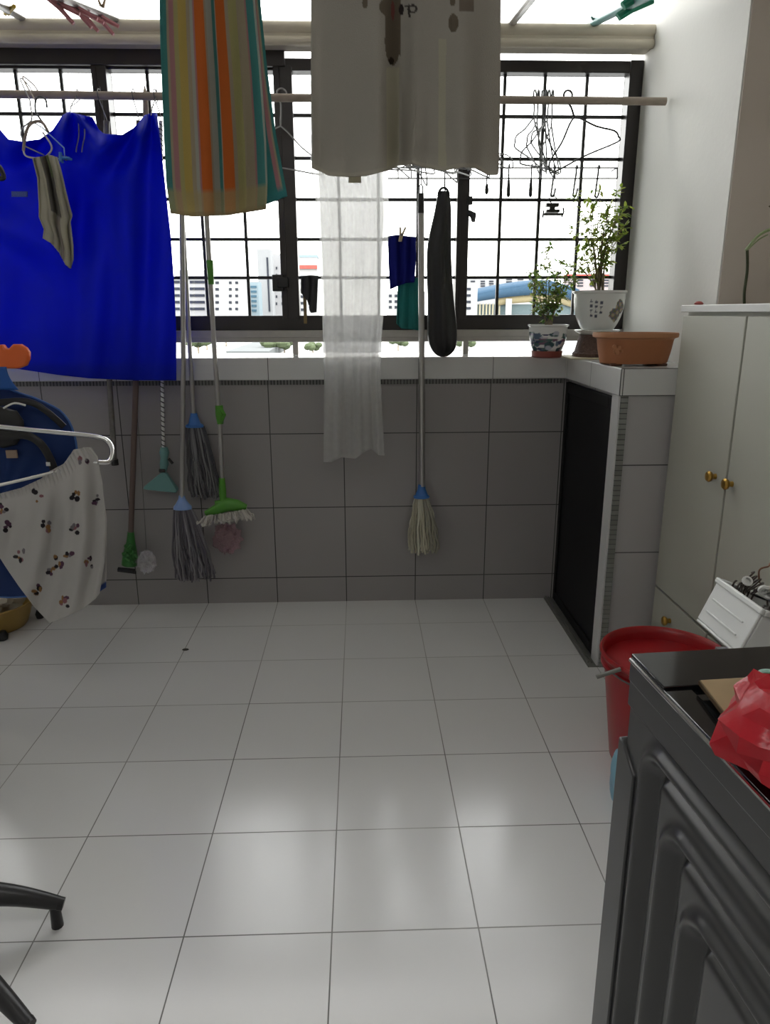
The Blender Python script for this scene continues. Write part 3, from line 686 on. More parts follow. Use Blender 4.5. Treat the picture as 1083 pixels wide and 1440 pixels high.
mb.tube([pa, pa.lerp(pb,0.3)+Vector((0,0,0.010)), mid+Vector((0,0,0.0)), pa.lerp(pb,0.8)+Vector((0,0,0.012)), pb], [0.010,0.022,0.028,0.022,0.010], 14, flat=1.0)
o = mb.build('head_plate', m_green, t)
mb = MB()
for k in range(120):
    u = random.random(); p = pa.lerp(pb, u)+Vector((0, random.uniform(-0.035,0.03), -0.006)); sp = (u-0.5)*0.05
    q = p+Vector((sp+random.uniform(-.008,.008), random.uniform(-0.02,0.01), -random.uniform(0.028,0.042)))
    mb.tube(smooth_pts([p, p.lerp(q,0.6)+Vector((random.uniform(-.006,.006),0,0)), q, q+Vector((random.uniform(-.008,.008),-0.004,0.012))],2), 0.004, 5, col=random.choice([(0.50,0.48,0.45),(0.40,0.38,0.36),(0.56,0.54,0.50)]))
mb.build('loops', m_strand, t, attr=True)
# teal squeegee
t = thing('squeegee', 'teal plastic window squeegee on a twisted thin handle, hanging', 'squeegee', (-0.71,-0.07,0.6))
YE_ = -0.05
mb = MB(); pts = S([(226,170,'Y',YE_),(228,540,'Y',YE_),(230,640,'Y',YE_)]); mb.tube(pts, 0.0060, 10)
mb.build('handle', m_white, t)
mb = MB(); tp_, bt_ = pts[0], pts[2]; hel = []
for k in range(620):
    q = k/619; p = tp_.lerp(pts[1], q*1.0/0.8) if q < 0.8 else pts[1].lerp(bt_, (q-0.8)/0.2); a = k*0.75; hel.append(p+Vector((0.0063*math.cos(a), 0.0063*math.sin(a), 0)))
mb.tube(hel, 0.0022, 4); mb.build('spiral_stripe', m_black, t)
mb = MB(); hookloop(mb, pts[0]); mb.build('hanging_loop', m_wire, t)
mb = MB(); mb.tube(S([(231,629,'Y',YE_),(231,636,'Y',YE_),(231,644,'Y',YE_),(231,652,'Y',YE_),(230,662,'Y',YE_)]), [0.014,0.020,0.014,0.018,0.012], 14); mb.build('collar', m_teal, t)
MB().tube(S([(237,645,'Y',YE_-0.012),(243,652,'Y',YE_-0.012)]), 0.006, 8).build('lever', m_black, t); MB().tube(S([(224,662,'Y',YE_-0.016),(232,662,'Y',YE_-0.016)]), 0.007, 8).build('hinge', m_black, t)
mb = MB(); vs = []
for dy in (-0.016, 0.016):
    for px in ((227,664),(234,664),(250,688),(249,692),(203,687),(204,683)): vs.append(P(*px,'Y',YE_)+Vector((0,dy*(0.6 if px[1] < 670 else 1.1),0)))
mb.add(vs, [(0,1,2,3,4,5),(11,10,9,8,7,6)]+[(i,6+i,6+(i+1)%6,(i+1)%6) for i in range(6)]); mb.build('blade_head', m_teal, t, bevel=0.003)
# brown handled brush with green head
t = thing('floor_brush', 'brown-handled scrubbing brush with green head hanging close to the floor', 'brush', (-0.87,-0.06,0.18))
YF = -0.06
MB().tube(S([(196,170,'Y',YF),(191,540,'Y',YF),(184,752,'Y',YF)]), 0.0115, 12).build('handle', m_brown, t)
mb = MB(); hookloop(mb, P(196,175,'Y',YF)); mb.build('hanging_loop', m_wire, t)
mb = MB(); mb.tube(S([(184,748,'Y',YF),(184,762,'Y',YF),(183,780,'Y',YF),(182,794,'Y',YF)]), [0.013,0.018,0.030,0.032], 14)
for k in range(16):
    a = P(183+random.uniform(-9,9), 765+random.uniform(0,25), 'Y', YF-0.03); mb.tube([a, a+Vector((random.uniform(-.015,.015),-0.004,random.uniform(-.015,.01)))], [0.009,0.004], 6)
mb.build('head', mat('dark_green_plastic',(0.03,0.17,0.03),0.4,noise=0.3,nscale=40), t)
mb = MB(); a = P(166,800,'Y',YF-0.02); b = P(190,803,'Y',YF-0.02); mb.tube([a, b], [0.008,0.010], 8); 
for k in range(14):
    p = a.lerp(b, k/13); mb.tube([p, p+Vector((0,0,-0.012))], 0.004, 5)
mb.build('bristles', m_black, t)
m_clear = mat('clear_crinkled_plastic', (0.7,0.68,0.72), 0.15, spec=0.8, alpha=0.30)
random.seed(11)
def crumple(cx, cy, cz, rx, ry, rz, seed):
    r_ = random.Random(seed); mb = MB(); ph = [r_.uniform(0,6) for _ in range(6)]
    def f(u, v):
        a, b = u*2*PI, v*PI; k = 1+0.22*math.sin(5*a+ph[0]+3*b)+0.15*math.sin(9*a+ph[1])*math.sin(7*b+ph[2])+0.12*math.sin(13*b+4*a+ph[3])
        return Vector((cx+rx*k*math.sin(b)*math.cos(a), cy+ry*k*math.sin(b)*math.sin(a), cz+rz*k*math.cos(b)))
    return mb.grid(f, 40, 24)
b = P(206,790,'Y',-0.07)
tag(crumple(b.x, -0.07, b.z, 0.036, 0.028, 0.040, 2).build('plastic_bag', m_clear, angle=20), 'clear crinkled plastic bag hanging beside the green brush head', 'bag')
mb = MB(); b1 = P(206,775,'Y',-0.07); mb.tube(smooth_pts([b1, Vector((b1.x+0.002,-0.04,0.6)), Vector((b1.x+0.003,-0.03,0.92)), Vector((b1.x+0.003,-0.05,1.5)), Vector((b1.x+0.003,-0.09,1.93)), Vector((b1.x+0.003,-0.10,1.964)), Vector((b1.x+0.003,-0.083,1.95))]), 0.0010, 5)
tag(mb.build('thin_cord', m_wire), 'thin grey cord hanging down the tiled wall to the clear bag', 'cord')
m_clearp = mat('pinkish_thin_plastic', (0.42,0.24,0.28), 0.3, spec=0.6, alpha=0.38)
b = P(320,757,'Y',-0.06)
tag(crumple(b.x, -0.06, b.z, 0.052, 0.028, 0.052, 5).build('plastic_bag', m_clearp, angle=20), 'faded pink thin plastic bag hanging just below the white-looped mop', 'bag')
# pole with black end
t = thing('metal_rod', 'grey metal rod with a black end cap hanging under the blue cloth', 'rod', (-0.9,-0.05,0.65))
MB().tube(S([(150,170,'Y',-0.05),(154,540,'Y',-0.05),(161,648,'Y',-0.05)]), 0.0105, 10).build('shaft', mat('mottled_grey_metal',(0.20,0.19,0.18),0.5,metal=0.4,noise=0.5,nscale=60), t)
MB().tube(S([(161,646,'Y',-0.05),(162,654,'Y',-0.05)]), 0.0145, 10).build('end_cap', m_black, t)
mb = MB(); hookloop(mb, P(150,175,'Y',-0.05)); mb.build('hanging_loop', m_wire, t)
# stick end above the pole
tag(MB().tube(S([(205,215,'Y',-0.06),(205,150,'Y',-0.06),(204,132,'Y',-0.06),(203.5,120,'Y',-0.06)]), [0.010,0.010,0.008,0.001], 10).build('pointed_stick', m_wood),
    'pointed wooden stick tip rising above the pole left of the striped towel', 'stick')

# ---------------------------------------------------------------- black bag and small window cloths
t = thing('black_bag', 'long folded black vinyl bag hanging from a hook in front of the window', 'bag', (0.42,-0.02,1.05))
prof = [(268,619,629),(272,616,632),(282,613.5,634),(300,611,635),(330,603,634.5),(355,599.5,634.5),(390,600,636),(420,601.5,638),(450,601,642),(470,600,643),(484,603,643),(494,608,639),(500,614,632),(502,619,628)]
YG_ = -0.03
mb = MB(); seg = 36; vs = []
for (y, xl, xr) in prof:
    a, b = P(xl,y,'Y',YG_), P(xr,y,'Y',YG_); c = (a+b)/2; rx = (b-a).length/2
    for k in range(seg):
        an = 2*PI*k/seg; rr = 1+0.05*math.sin(6*an+y/40)
        vs.append(Vector((c.x+rx*math.cos(an), YG_+min(rx*0.6,0.035)*math.sin(an)*rr*(1+0.35*math.sin(4*an+1)), c.z)))
fs = [(j*seg+k, (j+1)*seg+k, (j+1)*seg+(k+1)%seg, j*seg+(k+1)%seg) for j in range(len(prof)-1) for k in range(seg)]
fs += [tuple(range(seg)), tuple((len(prof)-1)*seg+k for k in range(seg))[::-1]]
mb.add(vs, fs); mb.build('body', mat('black_vinyl',(0.010,0.010,0.011),0.35,bump=0.3,bscale=30), t, subsurf=1)
mb = MB(); h = []
for k in range(13):
    a = PI*k/12; h.append(P(624-7.5*math.cos(a), 276-12*math.sin(a), 'Y', YG_-0.004))
mb.tube(h, 0.0045, 8); mb.build('handle_loop', m_black, t)
def s_hook(top, bot, y, lab, group=None, tip=True, r=0.0038, thick=False):
    a = P(*top,'Y',y); b = P(*bot,'Y',y); mb = MB()
    pts = [a+Vector((0.0,-0.01,-0.006)), a+Vector((0,-0.006,0.006)), a+Vector((0,0.004,0.004)), a+Vector((0,0.002,-0.02)), a.lerp(b,0.6), b+Vector((0,0,0.01)), b]
    if tip: pts += [b+Vector((0.008,-0.002,-0.004)), b+Vector((0.013,-0.004,0.012)), b+Vector((0.015,-0.004,0.026))]
    mb.tube(smooth_pts(pts, 4), r, 6)
    if thick: mb.tube([a.lerp(b,0.45), a.lerp(b,0.8), b, b+Vector((0,0,-0.006))], [0.0045,0.0078,0.0072,0.003], 8)
    o = mb.build('metal_hook', m_black); tag(o, lab, 'hook', group); return o
a = P(625,272,'Y',YG_); mb = MB()
mb.tube(smooth_pts([a+Vector((-0.006,0,-0.012)), a+Vector((0.0,-0.006,-0.022)), a+Vector((0.006,0,-0.01)), a+Vector((0.001,0,0.03)), Vector((a.x,-0.05,1.80)), Vector((a.x,-0.115,1.93)), Vector((a.x,-0.10,1.966)), Vector((a.x,-0.083,1.945))], 4), 0.0028, 6)
mb.build('hook', m_black, t)
# rods fixed to the grille with hooks
t = thing('hook_rail', 'pair of thin horizontal wire rails fixed across the window grille', 'rail', (0.65,0.16,1.74))
for y in (236, 251):
    a = P(545,y,'Y',0.14); b = P(868,y,'Y',0.14); MB().tube([a, b], 0.003, 6).build('rail_wire', m_wire, t)
mb = MB()
for x in (560, 868):
    a = P(x,236,'Y',0.14); b = P(x,251,'Y',0.14); mb.tube([a, b], 0.003, 6); mb.tube([a, a+Vector((0,0.065,0))], 0.003, 6)
mb.build('bracket', m_bar, t)
s_hook((716,234),(715,275), 0.13, 'dark thick-tipped hook on the rail, first right of the grey towel hem', None, False, 0.0028, True)
s_hook((748,234),(746,275), 0.13, 'dark thick-tipped hook on the rail, second right of the grey towel hem', None, False, 0.0028, True)
s_hook((685,249),(684.5,271), 0.13, 'short dark hook on the rail showing under the grey towel corner', None, False, 0.0026, True)
s_hook((780,236),(775,275), 0.13, 'thin J-shaped hook on the rail above the black clip', None)
s_hook((811,236),(806,275), 0.13, 'thin J-shaped hook on the rail directly above the taller plant', None)
s_hook((842,236),(837,276), 0.13, 'thin J-shaped hook on the rail, nearest the right window frame', None)
mb = MB()
def pbox(x0, y0, x1, y1, yy, dd, mb):
    a, b = P(x0,y0,'Y',yy), P(x1,y1,'Y',yy); mb.box(min(a.x,b.x), max(a.x,b.x), yy-dd, yy+dd, min(a.z,b.z), max(a.z,b.z))
pbox(768,286,785,291,0.125,0.012,mb); pbox(773,291,780,297,0.125,0.008,mb); pbox(768,295,786,299,0.125,0.012,mb); pbox(764,300,790,303,0.125,0.010,mb)
mb.tube(S([(763,306,'Y',0.125),(765,296,'Y',0.125)]), 0.0035, 6); mb.tube(S([(790,305,'Y',0.125),(793,298,'Y',0.125),(792,292,'Y',0.125)]), 0.0035, 6)
mb.tube(smooth_pts(S([(776,286,'Y',0.125),(772,280,'Y',0.125),(777,274,'Y',0.125),(783,279,'Y',0.125)])), 0.0022, 6)
tag(mb.build('pulley_clip', m_black), 'black clip with two side arms hanging in the window above the small plant', 'clip')
# blue rag and teal rag
m_indigo = mat('indigo_cotton', (0.02,0.025,0.22), 0.9, spec=0.05, transl=0.25, bump=0.3, bscale=300)
m_tealc = mat('teal_cotton', (0.05,0.25,0.24), 0.9, spec=0.05, transl=0.3, bump=0.3, bscale=300)
out = ([(546,332),(560,330),(572,332),(585,333)], [(549,407),(560,402),(572,398),(584,397)], [(546,332),(547,370),(549,407)], [(585,333),(585,365),(583,397)])
tag(cloth('blue_rag', out, 0.12, lambda u, v: 0.012*math.sin(u*17+0.5), m_indigo, 50, 20, None, 0.004), 'small indigo blue rag pegged over the window grille bar', 'rag')
out = ([(560,398),(572,392),(592,390)], [(558,455),(565,462),(580,463),(590,465)], [(560,398),(559,430),(558,455)], [(592,390),(591,430),(590,465)])
tag(cloth('teal_rag', out, 0.14, lambda u, v: 0.010*math.sin(u*15), m_tealc, 40, 20, None, 0.004), 'teal rag hanging below and behind the indigo rag', 'rag')
a, b = P(567,318,'Y',0.11), P(562,343,'Y',0.11)
peg((a+b)/2, a-b, Vector((1,0,0)), m_pegw, 'wooden peg holding the indigo rag at the window', 0.055)
mb = MB(); mb.tube([P(540,334,'Y',0.13), P(598,334,'Y',0.13)], 0.0022, 6); 
for x in (541,597): mb.tube([P(x,334,'Y',0.13), P(x,336,'Y',0.13)+Vector((0,0.08,0))], 0.0022, 6)
mb.tube([P(556,392,'Y',0.15), P(598,390,'Y',0.15)], 0.0022, 6); mb.tube([P(597,390,'Y',0.15), P(597,390,'Y',0.15)+Vector((0,0.06,0))], 0.0022, 6)
tag(mb.build('rag_wire', m_wire), 'thin wire holder across the grille that carries the two rags', 'wire')
# dark glove and wooden strip by the middle mullion
out = ([(424,389),(436,387),(447,388)], [(424,412),(434,425),(437,440),(445,439)], [(424,389),(424,412)], [(447,388),(446,415),(445,439)])
tag(cloth('dark_rag', out, 0.10, lambda u, v: 0.008*math.sin(u*14), mat('charcoal_cloth',(0.03,0.03,0.033),0.9), 24, 24, None, 0.006), 'small charcoal rag hanging beside the middle window mullion', 'rag')
mb = MB(); pbox(426,405,432,455,0.13,0.004,mb); tag(mb.build('wooden_strip', mat('ochre_wood',(0.22,0.15,0.06),0.6), bevel=0.001), 'narrow ochre wooden strip by the mullion below the charcoal rag', 'strip')

# ---------------------------------------------------------------- pots and plants
def leaf(mb, p, d, L, Wd, col):
    d = d.normalized(); s = d.cross(Vector((random.uniform(-.4,.4),random.uniform(-.4,.4),1))); s = s.normalized() if s.length > 1e-4 else Vector((1,0,0)); n_ = s.cross(d)
    vs = [p, p+d*L*0.35+s*Wd*0.5-n_*0.001, p+d*L*0.75+s*Wd*0.35, p+d*L, p+d*L*0.75-s*Wd*0.35, p+d*L*0.35-s*Wd*0.5-n_*0.001, p+d*L*0.5+n_*Wd*0.12]
    mb.add(vs, [(0,1,6),(1,2,6),(2,3,6),(3,4,6),(4,5,6),(5,0,6)], col)
def shrub(name, label, base, tips, leaves_per, Ls, y0, cols, seed, stemr=0.0022):
    random.seed(seed); t = thing(name, label, 'plant', base)
    ms, ml = MB(), MB()
    for (tip, mid) in tips:
        a = base+Vector((random.uniform(-.015,.015), random.uniform(-.012,.012), -0.01)); pts = smooth_pts([a, mid, tip], 7)
        ms.tube(pts, [lerp(stemr, 0.0009, i/(len(pts)-1)) for i in range(len(pts))], 6)
        for i, p in enumerate(pts):
            q = i/(len(pts)-1)
            if q < 0.35: continue
            if random.random() < 0.55+0.4*q:
                dr = Vector((random.uniform(-1,1), random.uniform(-.8,.8), random.uniform(-.1,.6))).normalized(); ln = random.uniform(0.02,0.045)
                e = p+dr*ln; ms.tube([p, e], 0.0007, 4)
                for k in range(leaves_per):
                    r_ = k/leaves_per; pp = p.lerp(e, 0.3+0.7*r_); ld_ = (dr*0.4+Vector((random.uniform(-1,1),random.uniform(-1,1),random.uniform(-.9,.2)))).normalized()
                    leaf(ml, pp, ld_, Ls*random.uniform(.7,1.2), Ls*0.45, random.choice(cols))
        for k in range(leaves_per+1):
            leaf(ml, tip, Vector((random.uniform(-1,1),random.uniform(-1,1),random.uniform(-.7,.7))), Ls, Ls*0.45, random.choice(cols))
    ms.build('stems', m_stem, t); ml.build('foliage', m_leaf, t, attr=True, smooth=False)
    return t
CW = (0.72,0.73,0.72)
def potcol(seed, cx, zc, dark):
    r_ = random.Random(seed)
    blobs = [(cx+r_.uniform(-1.5,1.5), zc+r_.uniform(-.040,.022), r_.uniform(.10,.34), r_.uniform(.003,.012), r_.choice(dark+[(0.4,0.42,0.5),(0.5,0.45,0.5)])) for _ in range(75)]
    def f(j, an, z):
        a = (an+PI/2+PI) % (2*PI) - PI
        for (ba, bz, ra, rz, c) in blobs:
            if ((a-ba)/ra)**2+((z-bz)/rz)**2 < 1: return c
        return CW
    return f
def pot(name, label, c, H, Rt, Rb, colf, seg=96):
    t = thing(name, label, 'plant pot', c)
    n_ = 40; pr = [(0,0),(Rb*0.98,0)]
    for i in range(n_+1):
        q = i/n_; r = lerp(Rb*0.92, Rt*0.94, 1-(1-q)**2.8)
        if q > 0.93: r = Rt
        pr.append((r, 0.003+q*(H-0.003)))
    pr += [(Rt*0.93, H), (Rt*0.88, H-0.008), (Rt*0.86, H-0.02)]
    mb = MB(); mb.lathe(pr, c, seg, colf=colf); mb.build('shell', m_pot, t, attr=True, angle=50)
    MB().lathe([(0,H-0.018),(Rt*0.875,H-0.018)], c, 32).build('soil', m_soil, t)
    return t
# small pot
c = Vector((0.800, -0.085, 1.045)); 
tr = MB(); tr.lathe([(0,0),(0.052,0),(0.058,0.004),(0.060,0.026),(0.055,0.026),(0.052,0.010),(0,0.010)], c, 40)
tag(tr.build('pot_saucer', mat('red_brown_clay',(0.22,0.045,0.035),0.5)), 'red-brown saucer under the smaller porcelain pot', 'saucer')
c2 = c+Vector((0,0,0.010))
dk = [(0.04,0.05,0.12),(0.07,0.14,0.12),(0.10,0.15,0.22),(0.16,0.09,0.14),(0.03,0.08,0.09)]
H1 = 0.115
pot('plant_pot', 'small blue-painted porcelain pot on a red-brown saucer on the window sill', c2, H1, 0.078, 0.050, potcol(4, 0.0, 0.058, dk))
b = c2+Vector((0,0,H1-0.018))
Yp = -0.085
def T(lst, yy): return [(P(x,y,'Y',yy+random.uniform(-.05,.05)), P(mx,my,'Y',yy+random.uniform(-.02,.02))) for x,y,mx,my in lst]
random.seed(2)
lc = [(0.20,0.33,0.05),(0.30,0.40,0.08),(0.12,0.24,0.05),(0.38,0.42,0.12)]
shrub('leafy_plant', 'shorter bushy green plant growing in the small porcelain pot', b,
      T([(775,345,772,400),(745,385,760,420),(750,400,762,430),(790,368,780,410),(803,375,785,415),(797,395,783,425),(770,378,768,415),(760,375,765,420),(786,385,778,425),(752,425,763,440),(792,415,781,435),(778,410,775,430),(806,392,788,420),(764,400,768,430),(785,430,778,440),(757,440,766,446)], Yp), 5, 0.023, Yp, lc, 5)
# carved stump stand + saucer + larger pot
ct = Vector((0.982, -0.115, 1.045))
mb = MB()
def stf(j, an, z): 
    return (0.16,0.09,0.07)
mb.lathe([(0,0),(0.088,0),(0.088,0.012),(0.080,0.02),(0.074,0.045),(0.068,0.07),(0.064,0.082),(0,0.082)], ct, 18, colf=stf)
tag(mb.build('pot_stand', mat('woven_dark_brown',(0.13,0.075,0.06),0.7,noise=0.6,nscale=70,bump=1.0,bscale=90)), 'dark brown rough round stand beneath the larger porcelain pot', 'stand')
mb = MB(); mb.box(0.86, 1.10, -0.22, 0.0, 1.0452, 1.050)
tag(mb.build('cream_board', mat('cream_board_surface',(0.62,0.57,0.40),0.6), bevel=0.001), 'thin cream board lying under the brown pot stand', 'board')
ct = ct+Vector((0,0,0.0055)); bpy.data.objects['pot_stand'].location.z = 0.0055
cs = ct+Vector((0,0,0.0822))
tag(MB().lathe([(0,0),(0.060,0),(0.078,0.010),(0.086,0.016),(0.082,0.018),(0.070,0.010),(0,0.008)], cs, 40).build('pot_saucer', m_white), 'white saucer between the brown stand and the larger porcelain pot', 'saucer')
cp = cs+Vector((0,0,0.010)); H2 = 0.150
def bigcol(j, an, z):
    a = (an+PI/2+PI) % (2*PI)-PI
    # painted flower on the right, small strokes on the left
    if ((a-0.60)/0.46)**2+((z-0.078-0.05*(a-0.6))/0.040)**2 < 0.75+0.3*math.sin(4*math.atan2((z-0.078)*12,a-0.6)+1)+0.12*math.sin(z*400+a*20):
        k = math.sin(a*21+z*160)+math.sin(z*230-a*9)
        if k > 0.7: return (0.14,0.14,0.07)
        if k > 0.0: return (0.10,0.14,0.22)
        if k > -0.7: return (0.24,0.13,0.08)
        return (0.33,0.30,0.20)
    for ci, ca in enumerate((-0.62,-0.42,-0.22)):
        for r_ in range(4):
            zc = 0.112-0.017*r_-0.003*ci
            da, dz = abs(a-ca), abs(z-zc)
            if da < 0.055 and dz < 0.0055 and ((da < 0.015) or (abs(dz-0.003) < 0.0012) or (dz < 0.001)) and not (r_ == 3 and ci == 2): return (0.08,0.09,0.13)
    return (0.66,0.68,0.66)
t = pot('plant_pot', 'larger white porcelain pot with floral painting and dark script, on the brown stand', cp, H2, 0.100, 0.060, bigcol, 220)
b = cp+Vector((0,0,H2-0.018)); Yp = -0.115; random.seed(8)
lc2 = [(0.30,0.42,0.06),(0.40,0.48,0.09),(0.20,0.32,0.06),(0.46,0.50,0.14)]
shrub('leafy_plant', 'taller airy yellow-green plant growing in the larger porcelain pot', b,
      T([(812,275,835,350),(820,310,833,360),(806,322,828,375),(830,300,835,355),(845,268,840,340),(868,270,848,340),(880,292,852,345),(872,300,850,350),(875,330,852,365),(868,348,850,375),(862,335,848,365),(856,300,845,350),(838,330,838,370),(828,345,835,380),(812,372,828,390),(855,365,845,385),(848,310,842,360),(858,288,846,350),(833,285,836,350),(878,318,853,360),(866,310,850,360)], Yp), 4, 0.027, Yp, lc2, 9, 0.003)
# oval terracotta pot
t = thing('bonsai_pot', 'wide empty terracotta bonsai pot on the tiled cupboard corner', 'plant pot', (1.0,-0.50,1.045))
tc0 = Vector((0.985, -0.505, 1.052)); mb = MB()
Hh = 0.098; RX, RY = 0.134, 0.095
def supell(r, z, sx, sy): pass
pr = [(0,0),(0.78,0),(0.80,0.004),(0.86,0.04),(0.90,0.075),(0.915,0.080),(1.0,0.084),(1.01,0.092),(1.0,Hh),(0.93,Hh),(0.90,Hh-0.006),(0.86,0.05),(0.80,0.012),(0,0.012)]
vs = []; seg = 72; cs_ = []
for r, z in pr:
    for k in range(seg):
        an = 2*PI*k/seg; ca, sa = math.cos(an), math.sin(an); e = 0.72
        vs.append(tc0+Vector((RX*r*abs(ca)**e*(1 if ca > 0 else -1), RY*r*abs(sa)**e*(1 if sa > 0 else -1), z)))
        cs_.append((0.40,0.155,0.065) if z < 0.08 else (0.46,0.22,0.11))
fs = [(j*seg+k, j*seg+(k+1)%seg, (j+1)*seg+(k+1)%seg, (j+1)*seg+k) for j in range(len(pr)-1) for k in range(seg)]+[tuple(range(seg))[::-1]]
mb.add(vs, fs, cs_); mb.build('body', m_terra, t, attr=True, angle=35)
for sx_ in (-1,1):
    for sy_ in (-1,1):
        MB().box(tc0.x+sx_*0.075-0.018, tc0.x+sx_*0.075+0.018, tc0.y+sy_*0.05-0.012, tc0.y+sy_*0.05+0.012, 1.0452, 1.054).build('foot', mat('dark_clay_foot',(0.12,0.05,0.03),0.7) if 'dark_clay_foot' not in bpy.data.materials else bpy.data.materials['dark_clay_foot'], t, bevel=0.003)
mb = MB()
for (dx, dz, r_) in ((-0.088,0.045,0.010),(-0.078,0.052,0.008),(-0.094,0.056,0.008),(-0.084,0.038,0.008),(-0.068,0.042,0.006)):
    ff = tc0+Vector((dx, -0.0808-0.0012*dz/0.01+0.002, dz)); ff.y = tc0.y-RY*0.845; mb.lathe([(0,-0.004),(r_,-0.003),(r_*0.8,0.002),(0,0.003)], ff, 8, Matrix.Rotation(PI/2,4,'X'), col=(0.46,0.20,0.09))
mb.build('relief_flowers', m_terra, t, attr=True)

# ---------------------------------------------------------------- red bucket
t = thing('red_bucket', 'large red plastic bucket with handle on the floor behind the washing machine', 'bucket', (0.888,-1.19,0))
c = Vector((0.886,-1.192,0))
MB().lathe([(0,0.002),(0.118,0.002),(0.122,0.01),(0.160,0.315),(0.168,0.318),(0.172,0.326),(0.168,0.333),(0.162,0.331),(0.157,0.315),(0.118,0.02),(0,0.015)], c, 64).build('shell', m_red, t, angle=60)
mb = MB(); mb.lathe([(0.1585,0.298),(0.166,0.296),(0.166,0.290),(0.157,0.288)], c, 64); mb.build('rim_band', m_red, t)
mb = MB(); arc = []
for k in range(17):
    a = PI*k/16; arc.append(c+Vector((0,0,0.306))+Vector((-0.176*math.cos(a)*math.cos(0.35)-0.0, -0.176*math.cos(a)*math.sin(0.35), 0))+Vector((0.176*math.sin(a)*math.sin(0.35),-0.176*math.sin(a)*math.cos(0.35), -0.02*math.sin(a))))
mb.tube(arc, 0.0025, 6); mb.build('handle_wire', m_wire, t)
mb = MB(); a = P(839,952,'Y',-1.27); b = P(873,941,'Y',-1.27); mb.tube([a, b], 0.0058, 10); mb.build('handle_grip', mat('grey_grip',(0.22,0.22,0.20),0.5), t)
# blue wrinkled plastic item behind the washing machine
mb = MB(); 
def bagf(u, v):
    a = u*2*PI; rr = 0.028+0.016*math.sin(v*PI)+0.008*math.sin(3*a+v*7)
    z = lerp(0.0, 0.13, v); cx = lerp(0.742,0.752,v); cy = lerp(-1.375,-1.36,v)
    return Vector((cx+rr*math.cos(a)*(1 if v < 0.98 else 0.3), cy+rr*1.6*math.sin(a)*(1 if v < 0.98 else 0.3), z))
mb.grid(bagf, 40, 16)
tag(mb.build('blue_plastic_bag', mat('light_blue_plastic_film',(0.30,0.55,0.68),0.3,transl=0.3)), 'light blue plastic bag on the floor peeking out behind the washing machine', 'bag')

# ---------------------------------------------------------------- crate and white container
t = thing('plastic_crate', 'grey plastic crate behind the washing machine, underneath the tilted white container', 'crate', (0.92,-1.68,0))
mb = MB(); X0, X1, Y0, Y1, ZT = 0.83, 1.03, -1.86, -1.54, 0.52
mb.box(X0, X1, Y0, Y0+0.012, 0, ZT); mb.box(X0, X1, Y1-0.012, Y1, 0, ZT); mb.box(X0, X0+0.012, Y0+0.012, Y1-0.012, 0, ZT); mb.box(X1-0.012, X1, Y0+0.012, Y1-0.012, 0, ZT); mb.box(X0+0.012, X1-0.012, Y0+0.012, Y1-0.012, ZT-0.06, ZT-0.05)
mb.build('shell', mat('grey_plastic',(0.25,0.25,0.26),0.5), t)
th = math.radians(22)
t = thing('white_container', 'white ribbed plastic container tilted, holding coiled wires, beside the cabinet', 'container', (0.88,-1.62,0.53))
# section plane: u to the right-down, v up-right
O = Vector((0.777, -1.545, 0.585)); U = Vector((math.cos(th), 0, -math.sin(th))); V = Vector((math.sin(th), 0, math.cos(th))); W_ = Vector((0.02,-1,0)).normalized()
ML = Matrix((U, -W_, V)).transposed().to_4x4(); ML.translation = O
def rbox(x0,x1,y0,y1,z0,z1,M,mb): mb.box(x0,x1,y0,y1,z0,z1,M)
CWd, CL, CH, tk = 0.19, 0.165, 0.102, 0.006
mb = MB(); rbox(0,CWd,-CL,0,0,tk,ML,mb); rbox(0,tk,-CL,0,tk,CH,ML,mb); rbox(CWd-tk,CWd,-CL,0,tk,CH,ML,mb); rbox(tk,CWd-tk,-tk,0,tk,CH,ML,mb); rbox(tk,CWd-tk,-CL,-CL+tk,tk,CH,ML,mb)
mb.build('shell', m_white, t, bevel=0.0028)
mb = MB(); rbox(-0.003,0.0,-CL+0.03,-0.018,0.030,0.034,ML,mb); rbox(-0.003,0.0,-CL+0.03,-0.018,0.058,0.062,ML,mb); mb.build('side_rib', m_white, t, bevel=0.001)
mb = MB(); rbox(-0.004,CWd+0.004,-CL-0.004,0.004,CH-0.010,CH+0.002,ML,mb)
rim = MB(); 
for (a0,a1,b0,b1) in ((-0.004,0.006,-CL-0.004,0.004),(CWd-0.006,CWd+0.004,-CL-0.004,0.004)): rbox(a0,a1,b0,b1,CH-0.010,CH+0.002,ML,rim)
for (b0,b1) in ((-CL-0.004,-CL+0.006),(-0.006,0.004)): rbox(0.006,CWd-0.006,b0,b1,CH-0.010,CH+0.002,ML,rim)
rim.build('rim', m_white, t, bevel=0.003)
capc = ML @ Vector((0.052, -CL, 0.022)); mb = MB(); mb.lathe([(0,-0.002),(0.016,-0.002),(0.016,0.008),(0.022,0.009),(0.022,0.024),(0.019,0.027),(0,0.027)], capc, 28, Matrix.Rotation(PI/2,4,'X')); mb.build('screw_cap', m_white, t, angle=30)
random.seed(21)
mb = MB()
for k in range(9):
    cc = ML @ Vector((random.uniform(0.03,0.15), random.uniform(-0.13,-0.03), CH+random.uniform(-0.01,0.03))); rr = random.uniform(0.012,0.022)
    ax = Vector((random.uniform(-1,1),random.uniform(-1,1),random.uniform(-.5,1))).normalized(); e1 = ax.orthogonal().normalized(); e2 = ax.cross(e1); pts = []
    for j in range(60): a = j*2*PI/15; pts.append(cc+(e1*math.cos(a)+e2*math.sin(a))*rr*(1+0.06*math.sin(j))+ax*(j*0.0006))
    mb.tube(pts, 0.0021, 5)
